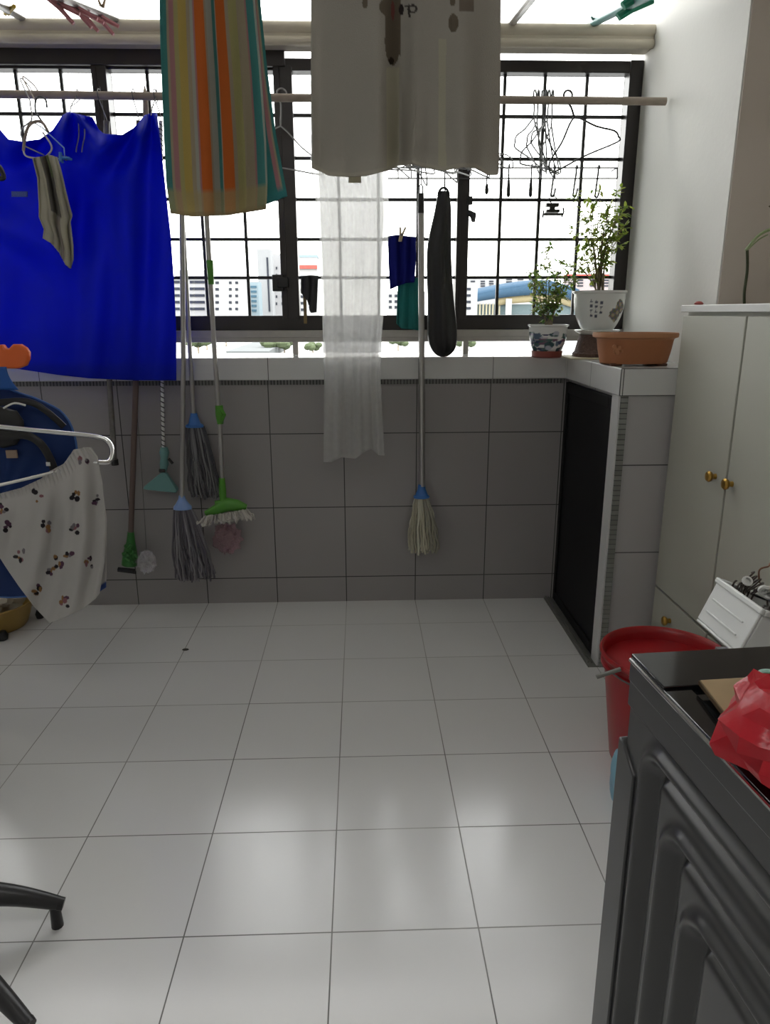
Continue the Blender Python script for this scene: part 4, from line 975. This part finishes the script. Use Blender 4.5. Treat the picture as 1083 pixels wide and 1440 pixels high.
tag(mb.build('coiled_wire', mat('brown_black_cable',(0.05,0.035,0.03),0.4)), 'dark brown coils of cable heaped in the white container', 'cable')
mb = MB(); a = ML @ Vector((0.05,-0.05,CH+0.03)); mb.tube(smooth_pts([a, P(1068,802,'Y',-1.62), P(1080,797,'Y',-1.62), P(1090,798,'Y',-1.6), ML @ Vector((0.15,-0.1,CH))]), 0.0018, 6)
tag(mb.build('copper_cable', mat('copper_brown_wire',(0.22,0.10,0.06),0.4)), 'single copper-brown wire arching out of the white container', 'cable')
mb = MB()
for k, px in enumerate(((1050,818),(1072,828),(1078,824),(1082,836))):
    p = P(*px,'Y',-1.63); mb.lathe([(0.006,0),(0.010,0.001),(0.010,0.006),(0.006,0.007),(0.006,0)], p, 14, Matrix.Rotation(0.8+k,4,'X'))
tag(mb.build('wire_clips', m_white), 'small white round clips among the cable coils in the container', 'clip')

# ---------------------------------------------------------------- washing machine
t = thing('washing_machine', 'dark grey top-loading washing machine with ribbed side panels in the lower right corner', 'washing machine', (0.37,-2.22,0))
ang = math.radians(-4.0); MW = Matrix.Translation((0.366,-2.217,0)) @ Matrix.Rotation(math.radians(4.2), 4, 'Z')
ZW = 0.85
def WB(x0,x1,y0,y1,z0,z1,mb): mb.box(x0,x1,y0,y1,z0,z1,MW)
LW, LD = 0.56, 0.60
mb = MB(); WB(0.016,LW,-LD,-0.004,0.03,ZW-0.028,mb); mb.build('cabinet_body', m_wash, t)
# ribbed side panel as a relief on the left face
def sdrr(y, z, hy, hz, r):
    qx, qy = abs(y)-hy+r, abs(z)-hz+r
    return math.hypot(max(qx,0), max(qy,0))+min(max(qx,qy),0)-r
def relief(y, z):
    # y: distance from the back edge, z: height
    h = 0.0
    for (ins, topz) in ((0.056,0.777),(0.110,0.724),(0.163,0.672)):
        hy = (LD-2*ins)/2; hz = (topz-(0.83-topz))/2; d = sdrr(y-LD/2, z-0.415, hy, hz, 0.035)
        h += 0.0085*math.exp(-(d/0.0085)**2)
        h -= 0.010*math.exp(-((d+0.019)/0.0075)**2)
    return h
mb = MB()
def sp(u, v):
    y = lerp(0.006, LD, u); z = lerp(0.03, ZW-0.059, v)
    return MW @ Vector((0.0035-relief(y, z), -y, z))
mb.grid(sp, 300, 420); mb.build('side_panel', m_wash, t, angle=80)
mb = MB(); e_ = [(-0.034,0.0),(-0.034,ZW-0.130),(-0.004,ZW-0.108),(0.009,ZW-0.106),(0.009,0.0)]
mb.add([MW @ Vector((x_, y_, z_)) for x_ in (0.0,0.05) for (y_, z_) in e_], [(0,1,2,3,4),(9,8,7,6,5)]+[(i,5+i,5+(i+1)%5,(i+1)%5) for i in range(5)]); WB(0.05,LW-0.01,-0.03,-0.004,0.0,ZW-0.10,mb); mb.build('back_panel', m_wash, t, bevel=0.002)
mb = MB(); WB(0.0015,LW,-LD,-0.002,ZW-0.028-0.0295,ZW-0.0286,mb); mb.build('upper_band', m_wash, t, bevel=0.001)
mb = MB(); WB(0.001,LW,-LD,0.0,ZW-0.0285,ZW-0.005,mb); mb.build('top_collar', m_wash, t, bevel=0.001)
mb = MB(); mb.tube([MW @ Vector((0.0,-0.002,ZW-0.003)), MW @ Vector((0.0,-LD,ZW-0.003))], 0.0022, 8); mb.build('chrome_trim', m_chrome, t)
mb = MB(); WB(0.001,LW,-0.075,-0.001,ZW-0.004,ZW+0.004,mb); WB(0.001,0.03,-LD,-0.075,ZW-0.004,ZW+0.001,mb); WB(0.03,LW,-LD,-0.075,ZW-0.004,ZW-0.002,mb); mb.build('top_deck', m_gloss, t, bevel=0.002)
mb = MB(); WB(0.045,LW-0.03,-LD+0.04,-0.078,ZW-0.002,ZW+0.006,mb); o = mb.build('lid', m_gloss, t, bevel=0.004)
mb = MB(); WB(0.02,LW,-LD+0.02,-0.0,0.0,0.03,mb); mb.build('base', m_black, t)
mb = MB(); WB(LW-0.40,LW-0.37,-0.06,-0.04,ZW+0.004,ZW+0.005,mb); mb.build('badge', mat('grey_badge',(0.2,0.22,0.23),0.3), t)
# cardboard on the lid
t = thing('cardboard_sheet', 'brown cardboard sheet lying on the washing machine lid under the red bag', 'cardboard', (0.5,-2.4,0.86))
zz = ZW+0.0065
mb = MB(); q = [P(984,964,'Z',zz), P(1100,957,'Z',zz), P(1120,1090,'Z',zz), P(1034,1030,'Z',zz)]
vs = q+[p+Vector((0,0,0.006)) for p in q]; mb.add(vs, [(3,2,1,0),(4,5,6,7)]+[(i,(i+1)%4,4+(i+1)%4,4+i) for i in range(4)])
mb.build('sheet', mat('corrugated_cardboard',(0.36,0.26,0.14),0.85,noise=0.2,nscale=30), t, smooth=False)
mb = MB()
for k in range(40):
    a = q[0].lerp(q[3], k/39); mb.tube([a+Vector((-0.0005,0,0.001)), a+Vector((-0.0005,0,0.005))], 0.0012, 4)
mb.build('corrugation', mat('dark_cardboard_edge',(0.12,0.08,0.045),0.9), t)
# red plastic bag
mb = MB(); random.seed(4)
cB = P(1138,1018,'Z',0.89)
NU_, NV_ = 22, 15
jit = {}
def rb(u, v):
    i_, j_ = round(u*NU_) % NU_, round(v*NV_)
    if (i_, j_) not in jit: jit[(i_, j_)] = (random.uniform(0.88, 1.09), random.uniform(-.08,.08))
    k, da = jit[(i_, j_)] if 0 < j_ < NV_ else (1, 0)
    a, b_ = u*2*PI+da, v*PI
    k *= 1+0.14*math.sin(2*a+0.8)+0.08*math.sin(5*a+3*b_)
    z = 0.880+0.050*k*math.cos(b_)
    if z < zz+0.0075: z = zz+0.0075
    return Vector((cB.x+0.066*k*math.sin(b_)**0.8*math.cos(a), cB.y+0.075*k*math.sin(b_)**0.8*math.sin(a), z))
mb.grid(rb, NU_, NV_)
o = mb.build('red_plastic_bag', mat('bright_red_plastic_film',(0.62,0.018,0.035),0.28,spec=0.5,transl=0.3,bump=0.25,bscale=40), angle=28)
tag(o, 'crumpled bright red plastic bag on top of the washing machine', 'bag')
mb = MB(); p = P(1081,948,'Z',zz+0.01); mb.tube([p+Vector((0.009*math.cos(k*PI/8), 0.006*math.sin(k*PI/8), 0.0)) for k in range(17)], 0.0025, 6, caps=False)
tag(mb.build('plastic_ring', mat('mint_plastic',(0.4,0.65,0.58),0.4)), 'small mint plastic ring behind the red bag on the washing machine', 'ring')

# ---------------------------------------------------------------- left: clothes airer, bag, shorts
YT = -0.90
t = thing('drying_rack', 'chrome tube clothes drying rack coming in from the left edge', 'drying rack', (-1.3,YT,0))
l1 = smooth_pts([P(-230,572,'Y',YT), P(-80,590,'Y',YT), P(0,600,'Y',YT), P(80,608,'Y',YT), P(135,614,'Y',YT), P(153,622,'Y',YT), P(158,636,'Y',YT-0.02), P(153,649,'Y',YT-0.05), P(138,650,'Y',YT-0.07)], 5)
MB().tube(l1, 0.0070, 12).build('upper_tube', m_chrome, t)
l2 = smooth_pts([P(138,650,'Y',YT-0.07), P(120,652,'Y',YT-0.07), P(60,668,'Y',YT-0.07), P(-40,690,'Y',YT-0.07), P(-200,715,'Y',YT-0.07)], 4)
MB().tube(l2, 0.005, 10).build('lower_tube', m_chrome, t)
for (xx, yy, xe) in ((-1.22, YT+0.02, -1.30), (-1.42, YT-0.12, -1.55)):
    zt = 1.32 if xe > -1.4 else 0.9
    MB().tube([(xe, yy+0.12, 0.0), (xx, yy, 0.5), (xx, yy, zt)], 0.009, 10).build('leg', m_chrome, t)
MB().tube([(-1.22, YT+0.02, 1.31), (-1.22, YT+0.12, 1.31), (-1.22, -0.45, 1.31)], 0.007, 8).build('top_rail', m_chrome, t)
# orange hanger
YO = -0.80
t = thing('orange_hanger', 'thick orange plastic hanger arm poking in at the left edge', 'hanger', (-1.05,YO,1.1))
mb = MB(); vs = []; ring = [(-60,470),(-30,470),(-8,487),(0,485),(6,484),(9,490),(14,490),(20,484),(30,484),(38,489),(42,495),(42,505),(38,514),(28,518),(0,518),(-30,522),(-60,500)]
n_ = len(ring)
for dy in (-0.011, 0.011):
    for px in ring: vs.append(P(*px,'Y',YO)+Vector((0,dy,0)))
mb.add(vs, [tuple(range(n_)), tuple(range(2*n_-1, n_-1, -1))]+[(i, n_+i, n_+(i+1)%n_, (i+1)%n_) for i in range(n_)])
mb.build('arm', mat('orange_plastic',(0.72,0.13,0.02),0.35), t, bevel=0.005)
a = P(-60,480,'Y',YO); mb = MB(); mb.tube(smooth_pts([a, a+Vector((-0.03,0,0.05)), Vector((-1.18,YO,1.28)), Vector((-1.20,YO,1.325)), Vector((-1.225,YO,1.33)), Vector((-1.245,YO,1.30))]), 0.003, 8); mb.build('hook', m_chrome, t)
# blue bag
YBg = -0.74
m_navy = mat('navy_blue_fabric', (0.006,0.028,0.13), 0.6, spec=0.3, noise=0.1, nscale=15)
t = thing('blue_bag', 'dark blue rounded fabric bag with black straps hanging at the left edge', 'bag', (-0.95,YBg,0.7))
oc = [(-90,520),(-30,530),(0,541),(25,552),(50,560),(72,570),(86,578),(96,590),(103,605),(107,622),(110,650),(110,690),(108,730),(100,775),(88,805),(70,825),(45,838),(15,840),(-30,838),(-90,830)]
def bagpt(u, v):
    # outline interpolated between centre and rim with bulge
    x, y = pl(oc, u); cx, cy = 5, 700; r = v
    p = P(lerp(cx,x,r), lerp(cy,y,r), 'Y', YBg)
    return p+Vector((0, -0.055*(1-r**3.0)+0.003*math.sin(u*60+r*8)*r*(1-r)*4, 0))
def bagpb(u, v):
    p = bagpt(u, v); return Vector((p.x, YBg+0.05*(1-v**3), p.z))
mb = MB(); mb.grid(bagpt, 90, 20); mb.grid(bagpb, 90, 20); mb.build('shell', m_navy, t)
mb = MB(); mb.tube([P(*pl(oc, k/60),'Y',YBg) for k in range(61)], 0.0032, 6); mb.build('piping', mat('mid_blue_piping',(0.04,0.12,0.36),0.5), t)
mb = MB(); mb.grid(lambda u, v: P(lerp(-12, 9+3*v+14*v*v, u), lerp(516,548,v), 'Y', YO+0.0-0.012+0.03*v), 10, 10); mb.build('shoulder_strap', mat('bright_blue_strap',(0.02,0.11,0.42),0.6), t, solid=0.003)
mb = MB(); mb.tube(smooth_pts(S([(-60,600,'Y',YBg-0.075),(0,612,'Y',YBg-0.075),(35,612,'Y',YBg-0.075),(55,622,'Y',YBg-0.075),(68,640,'Y',YBg-0.07),(77,662,'Y',YBg-0.065)]), 6), [0.012]*31, 10, flat=0.6)
mb.build('black_strap', m_black, t)
mb = MB(); mb.tube(smooth_pts(S([(-60,575,'Y',YBg-0.06),(0,566,'Y',YBg-0.06),(40,565,'Y',YBg-0.06),(65,578,'Y',YBg-0.06),(90,600,'Y',YBg-0.045)]), 6), [0.010]*25, 10, flat=0.6); mb.build('black_strap', m_black, t)
mb = MB(); bb = P(0,597,'Y',YBg-0.055); mb.lathe([(0,-0.07),(0.03,-0.06),(0.05,-0.02),(0.052,0.01),(0.04,0.04),(0,0.055)], bb, 28, None, 1.35, 0.35); mb.build('padded_flap', m_black, t)
mb = MB(); mb.tube(smooth_pts(S([(5,574,'Y',YBg-0.085),(20,567,'Y',YBg-0.085),(36,570,'Y',YBg-0.08)])), 0.003, 6); pbox(65,650,71,655,YBg-0.075,0.003,mb); mb.build('white_highlight_and_tab', m_white, t)  # white tube stands in for a highlight on the black strap; box is a tab
mb = MB(); pbox(8,633,25,644,YBg-0.062,0.003,mb); mb.build('tan_patch', mat('tan_leather',(0.30,0.22,0.17),0.7), t, bevel=0.001)
# white printed shorts
m_short = mat('white_printed_cotton', (0.6,0.6,0.6), 0.9, spec=0.05, attr=True, transl=0.35)
YS = -0.975
t = thing('white_shorts', 'white shorts with small dark scattered prints hung on the drying rack', 'shorts', (-0.85,YS,0.6))
out = ([(-70,715),(-30,706),(0,694),(30,686),(60,672),(88,655),(105,634),(118,629),(128,629)], [(-70,740),(-30,755),(0,785),(25,822),(48,853),(70,876),(95,866),(118,855),(134,842),(140,834)],
       [(-70,715),(-70,740)], [(128,629),(137,642),(144,680),(149,740),(147,790),(140,834)])
sf = coons(*out); random.seed(31)
blots = [(53,697),(107,696),(133,700),(63,741),(106,742),(28,781),(82,790),(53,830),(92,845),(5,715),(118,648),(125,790),(98,785),(12,738),(70,800)]
bl = []
for (x, y) in blots:
    for k in range(6): bl.append((x+random.uniform(-6,6), y+random.uniform(-8,8), random.uniform(1.6,4.0), random.uniform(1.8,4.2), random.choice([(0.035,0.03,0.035),(0.04,0.035,0.04),(0.12,0.06,0.10),(0.33,0.18,0.08),(0.22,0.20,0.22),(0.30,0.14,0.16)])))
def shc(u, v):
    x, y = sf(u, v)
    for (bx, by, a, b_, c) in bl:
        if ((x-bx)/a)**2+((y-by)/b_)**2 < 1: return c
    return (0.60,0.585,0.57)
def shf(u, v):
    x, y = sf(u, v); wb = max(0, 1-v/0.10)
    return 0.016*math.sin(u*20+v*1.0)*min(1,v*3)*(0.5+0.5*u) + 0.010*math.sin(u*46+v*5)*u*min(1,v*3)+0.0035*math.sin(u*230)*wb + 0.006*math.sin(v*13+u*4)
cloth('front_panel', out, YS, shf, m_short, 340, 200, shc, 0.002, t, True)
out = ([(60,668),(90,652),(104,632),(126,629)], [(60,860),(95,862),(134,836),(149,826)], [(60,668),(60,860)], [(126,629),(140,660),(150,730),(149,826)])
cloth('back_panel', out, YS+0.045, lambda u, v: 0.008*math.sin(u*22), m_short, 60, 60, lambda u, v: (0.6,0.585,0.57) if v < 0.96 else (0.06,0.10,0.30), 0.002, t, True)
# yellow basin
c = Vector((P(-10,884,'Z',0).x, -0.20, 0))
t = thing('yellow_basin', 'round ochre plastic basin on the floor at the left by the back wall', 'basin', c)
MB().lathe([(0,0.003),(0.115,0.003),(0.12,0.01),(0.150,0.10),(0.158,0.102),(0.158,0.108),(0.150,0.108),(0.145,0.10),(0.115,0.015),(0,0.012)], c, 48).build('shell', mat('ochre_plastic',(0.36,0.23,0.06),0.4), t)
mb = MB(); cc = c+Vector((0,0,0.10)); tag(crumple(cc.x, cc.y-0.0, 0.13, 0.10, 0.08, 0.09, 8).build('folded_cloth', mat('cream_cotton',(0.5,0.46,0.38),0.9)), 'crumpled cream cloth heaped in the ochre basin', 'cloth')
mb = MB(); p = P(56,863,'Z',0.02); mb.lathe([(0,-0.02),(0.014,-0.018),(0.018,0.0),(0.012,0.016),(0,0.018)], p, 14); p2 = P(3,893,'Z',0.02)
tag(mb.build('castor_wheel', m_black), 'small black castor lying on the floor by the basin', 'castor')
mb = MB(); mb.lathe([(0,-0.02),(0.018,-0.018),(0.022,0.0),(0.014,0.016),(0,0.018)], p2, 14); tag(mb.build('rubber_foot', m_black), 'black rubber foot on the floor at the left edge below the basin', 'foot')
mb = MB(); p = P(261,914,'Z',0.0); mb.lathe([(0,0.0005),(0.010,0.001),(0.008,0.004),(0,0.006)], p, 10, None, 1.3, 0.8); tag(mb.build('grit_speck', mat('dark_grit',(0.05,0.045,0.04),0.9)), 'tiny dark speck of grit on the floor tile joint', 'debris')

# ---------------------------------------------------------------- black star base bottom left
t = thing('star_base_stand', 'black stand with splayed curved tubular legs at the lower left corner', 'stand', (-0.86,-1.74,0))
hub = Vector((-0.86,-1.74,0.10)); ends = [P(86,1276,'Z',0.045), P(40,1446,'Z',0.045)]
a1 = math.atan2(ends[0].y-hub.y, ends[0].x-hub.x); a2 = math.atan2(ends[1].y-hub.y, ends[1].x-hub.x)
L1 = (ends[0]-hub).xy.length; L2 = (ends[1]-hub).xy.length
angs = [(a1, L1), (a2, L2)]+[(a1+PI*0.93, L2), (a2-PI*0.93, L2)]
for a, L_ in angs:
    d = Vector((math.cos(a), math.sin(a), 0)); pts = [hub+d*0.015, hub+d*L_*0.35+Vector((0,0,0.006)), hub+d*L_*0.7+Vector((0,0,-0.012)), hub+d*L_+Vector((0,0,-0.045))]
    lg = MB().tube(smooth_pts(pts, 6), [lerp(0.038,0.0135,i/18) for i in range(19)], 12, flat=0.9).build('leg', mat('black_steel',(0.022,0.022,0.024),0.35) if 'black_steel' not in bpy.data.materials else bpy.data.materials['black_steel'], t)
    e = hub+d*L_; mb = MB(); mb.tube([e+d*(-0.004)+Vector((0,0,-0.044)), e+d*0.006+Vector((0,0,-0.047))], [0.0135,0.0125], 14); mb.tube([e-d*0.012+Vector((0,0,-0.05)), e-d*0.012+Vector((0,0,-0.0995))], [0.010,0.012], 12); mb.build('foot', m_black, t)
MB().tube([hub+Vector((0,0,-0.03)), hub+Vector((0,0,0.03)), hub+Vector((0,0,0.032)), hub+Vector((0,0,0.75))], [0.030,0.030,0.014,0.014], 16).build('column', m_black, t)

# ---------------------------------------------------------------- outside: the estate below
def ob_mat(n, c): return mat(n, tuple(q*0.62 for q in c), 0.9, spec=0.1)
m_b = [ob_mat('pale_facade', (0.42,0.42,0.43)), ob_mat('white_facade', (0.50,0.50,0.50)), ob_mat('grey_facade', (0.36,0.37,0.38)), ob_mat('blue_grey_facade', (0.30,0.38,0.42)), ob_mat('rose_facade', (0.44,0.38,0.38))]
m_win = ob_mat('far_window_dark', (0.045,0.05,0.065)); m_winb = ob_mat('far_window_blue', (0.08,0.16,0.22)); m_redb = ob_mat('red_band', (0.5,0.12,0.10))
GZ = -30.0
# ground starts beyond this block of flats
MB().box(-900, 900, 40, 1500, GZ-1, GZ).build('ground_outside', ob_mat('pale_concrete_ground', (0.42,0.42,0.41)))['kind'] = 'structure'
def block(D, x0, x1, ytop, mt_, label, rows=0, kind=None, cols=(), yr=(395,440), wm=None, roof=None, wsz=None, depth=30):
    D *= 2.9
    a = P(x0, ytop, 'Y', D); b = P(x1, ytop, 'Y', D)
    t = thing('apartment_building', label, 'building', ((a.x+b.x)/2, D+depth/2, GZ), 'distant blocks seen through the window' if False else None)
    MB().box(a.x, b.x, D, D+depth, GZ, a.z).build('walls', mt_, t)
    wm = wm or m_win
    for r in range(rows):
        y = lerp(yr[0], yr[1], (r+0.5)/rows)
        for (cx0, cx1) in cols:
            p, q = P(cx0, y-(wsz or 1.8), 'Y', D), P(cx1, y+(wsz or 1.8), 'Y', D)
            MB().box(p.x, q.x, D-0.9, D+0.4, q.z, p.z).build('window', wm, t)
    if roof:
        MB().box(a.x-0.5, b.x+0.5, D-0.5, D+depth+0.5, a.z, a.z+3.0).build('roof_slab', roof, t)
    return t
block(300, 205, 297, 394, m_b[0], 'pale slab block with long dark ribbon windows, left of the mop handles', 5, None, ((225,236),(243,253),(267,288)), (392,439), roof=m_b[2])
block(290, 298, 345, 391, m_b[1], 'white slab block with pairs of small square windows', 5, None, ((303,308),(322,326),(331,335)), (393,439))
block(320, 346, 363, 396, m_b[3], 'narrow blue-grey glass block beside the grey tower', 6, None, ((348,361),), (400,440), m_winb, wsz=1.5)
block(350, 361, 380, 350, m_b[2], 'tall grey tower rising highest left of the middle mullion', 1, None, ((377,378),), (360,440), wsz=38)
block(368, 381, 404, 357, m_b[0], 'pale tower joined to the right side of the tall grey tower', 6, None, ((388,390),(396,398)), (372,432))
block(500, 246, 290, 380, m_b[0], 'hazy low block far behind the ribbon-windowed slab', 0)
block(310, 418, 446, 362, m_b[1], 'white block with a red stripe between the middle mullion and the sheer garment', 6, None, ((423,430),(436,442)), (385,440), roof=m_b[3])
a, b = P(418,373,'Y',897), P(446,378,'Y',897)
mb = MB().box(a.x, b.x, 896, 898.6, b.z, a.z); o = mb.build('red_stripe', m_redb, [x for x in bpy.data.objects if x.name == 'apartment_building.006'][0])
block(260, 545, 600, 410, m_b[1], 'white block with square windows below the indigo rag', 3, None, ((547,551),(555,559),(570,575),(585,590)), (412,436))
block(240, 640, 672, 398, m_b[1], 'white stepped block just right of the black bag', 4, None, ((645,650),(656,662)), (402,438))
block(420, 655, 700, 392, m_b[0], 'hazy grey-roofed block beyond the stadium roof, left part', 3, None, ((662,668),(676,682),(688,694)), (394,404), wsz=1.0, roof=m_b[2])
block(440, 705, 760, 389, m_b[1], 'distant white block above the blue roof, middle part', 3, None, ((712,720),(728,736),(744,752)), (391,402), wsz=1.0)
block(430, 800, 872, 388, m_b[4], 'distant rose block behind the taller plant', 3, None, ((812,820),(830,838),(850,858)), (392,404), wsz=1.0, roof=m_redb)
# blue arched hall
D = 850
t = thing('sports_hall', 'long hall with a curved blue roof, yellow band and teal base outside', 'building', (P(740,430,'Y',D).x, D, GZ))
mb = MB(); N = 40
def arch(u): return lerp(418, 399, math.sin(min(1,u*1.25)*PI*0.5)) + (9*(u-0.8)/0.2 if u > 0.8 else 0)
def roofp(u, v):
    x = lerp(655, 815, u); p = P(x, arch(u), 'Y', D); return Vector((p.x, D+110*v, p.z+6.0*math.sin(v*PI)))
mb.grid(roofp, N, 6)
def fas(u, v):
    x = lerp(655, 815, u); return P(x, arch(u)+v*(9+9*u), 'Y', D-1.0)
mb.grid(fas, N, 2); mb.build('roof', ob_mat('blue_roof',(0.05,0.10,0.16)), t, solid=0.8)
mb = MB(); mb.grid(lambda u, v: P(lerp(700,812,u), arch(lerp(0.28,0.98,u))+lerp(11.5,13+9*lerp(0.28,0.98,u)+6,v), 'Y', D+2), N, 2); mb.build('yellow_band', ob_mat('yellow_facade',(0.40,0.34,0.20)), t, solid=0.8)
a, b = P(664,431,'Y',D+5), P(815,470,'Y',D+5); mb = MB().box(a.x, b.x, D+5, D+100, GZ, P(700,428,'Y',D+5).z); mb.build('base_wall', ob_mat('teal_facade',(0.15,0.20,0.21)), t)
a, b = P(712,420,'Y',D-4), P(719,450,'Y',D-4); MB().box(a.x, b.x, D-4, D-1.5, GZ, a.z).build('white_column', m_b[1], t)
mb = MB()
for k in range(9):
    a = P(665+4.6*k, 427, 'Y', D+3); mb.box(a.x, a.x+1.7, D+3, D+4.8, GZ, a.z)
mb.build('louvres', ob_mat('cream_louvre',(0.46,0.42,0.30)), t)
# low grey roof and trees seen through the gap under the window
t = thing('market_roof', 'low grey pitched roof far below, seen in the gap under the window frame', 'building', (P(345,490,'Z',GZ+4).x, 500, GZ))
q = [P(318,494,'Z',GZ+5), P(378,494,'Z',GZ+5), P(402,480,'Z',GZ+7), P(362,479,'Z',GZ+7)]
mb = MB(); mb.add(q+[Vector((p.x,p.y,GZ)) for p in q], [(0,1,2,3),(7,6,5,4)]+[(i,4+i,4+(i+1)%4,(i+1)%4) for i in range(4)]); mb.build('roof', ob_mat('grey_metal_roof',(0.17,0.185,0.185)), t)
def tree(px, py, r, label):
    r *= 1.5
    c = P(px, py, 'Z', GZ+3); t = thing('tree', label, 'tree', (c.x, c.y, GZ)); rr = random.Random(px)
    mb = MB()
    for k in range(9):
        o_ = Vector((rr.uniform(-1,1)*r*0.8, rr.uniform(-1,1)*r, rr.uniform(-.2,.6)*r*0.6)); s = r*rr.uniform(.4,.6)
        mb.lathe([(0,-s*0.8),(s*0.7,-s*0.55),(s,0),(s*0.75,s*0.5),(0,s*0.75)], Vector((c.x,c.y,GZ+r*0.9))+o_, 8)
    mb.build('crown', ob_mat('tree_green',(0.10,0.13,0.07)) if 'tree_green' not in bpy.data.materials else bpy.data.materials['tree_green'], t, smooth=False)
    MB().tube([(c.x,c.y,GZ),(c.x,c.y,GZ+r*0.6)], 0.5, 6).build('trunk', m_stem, t)
for (px, py, r, lab) in ((279,492,6,'dark green tree seen lowest left in the gap under the window frame'),(291,487,9,'large green tree between the mop handles in the gap under the window'),(318,482,9,'distant green tree right of the mop handles in the gap under the window'),(388,493,6,'green tree at the right end of the grey roof far below'),(400,491,5,'small green tree left of the little rail post far below'),(440,492,4,'small distant tree right of the little rail post'),(560,488,5,'distant tree under the teal rag in the window gap'),(655,487,5,'distant tree right of the black bag in the window gap')):
    tree(px, py, r, lab)
for o in list(bpy.data.objects):
    if o.type == 'EMPTY' and 'group' in o and not o['group']: del o['group']
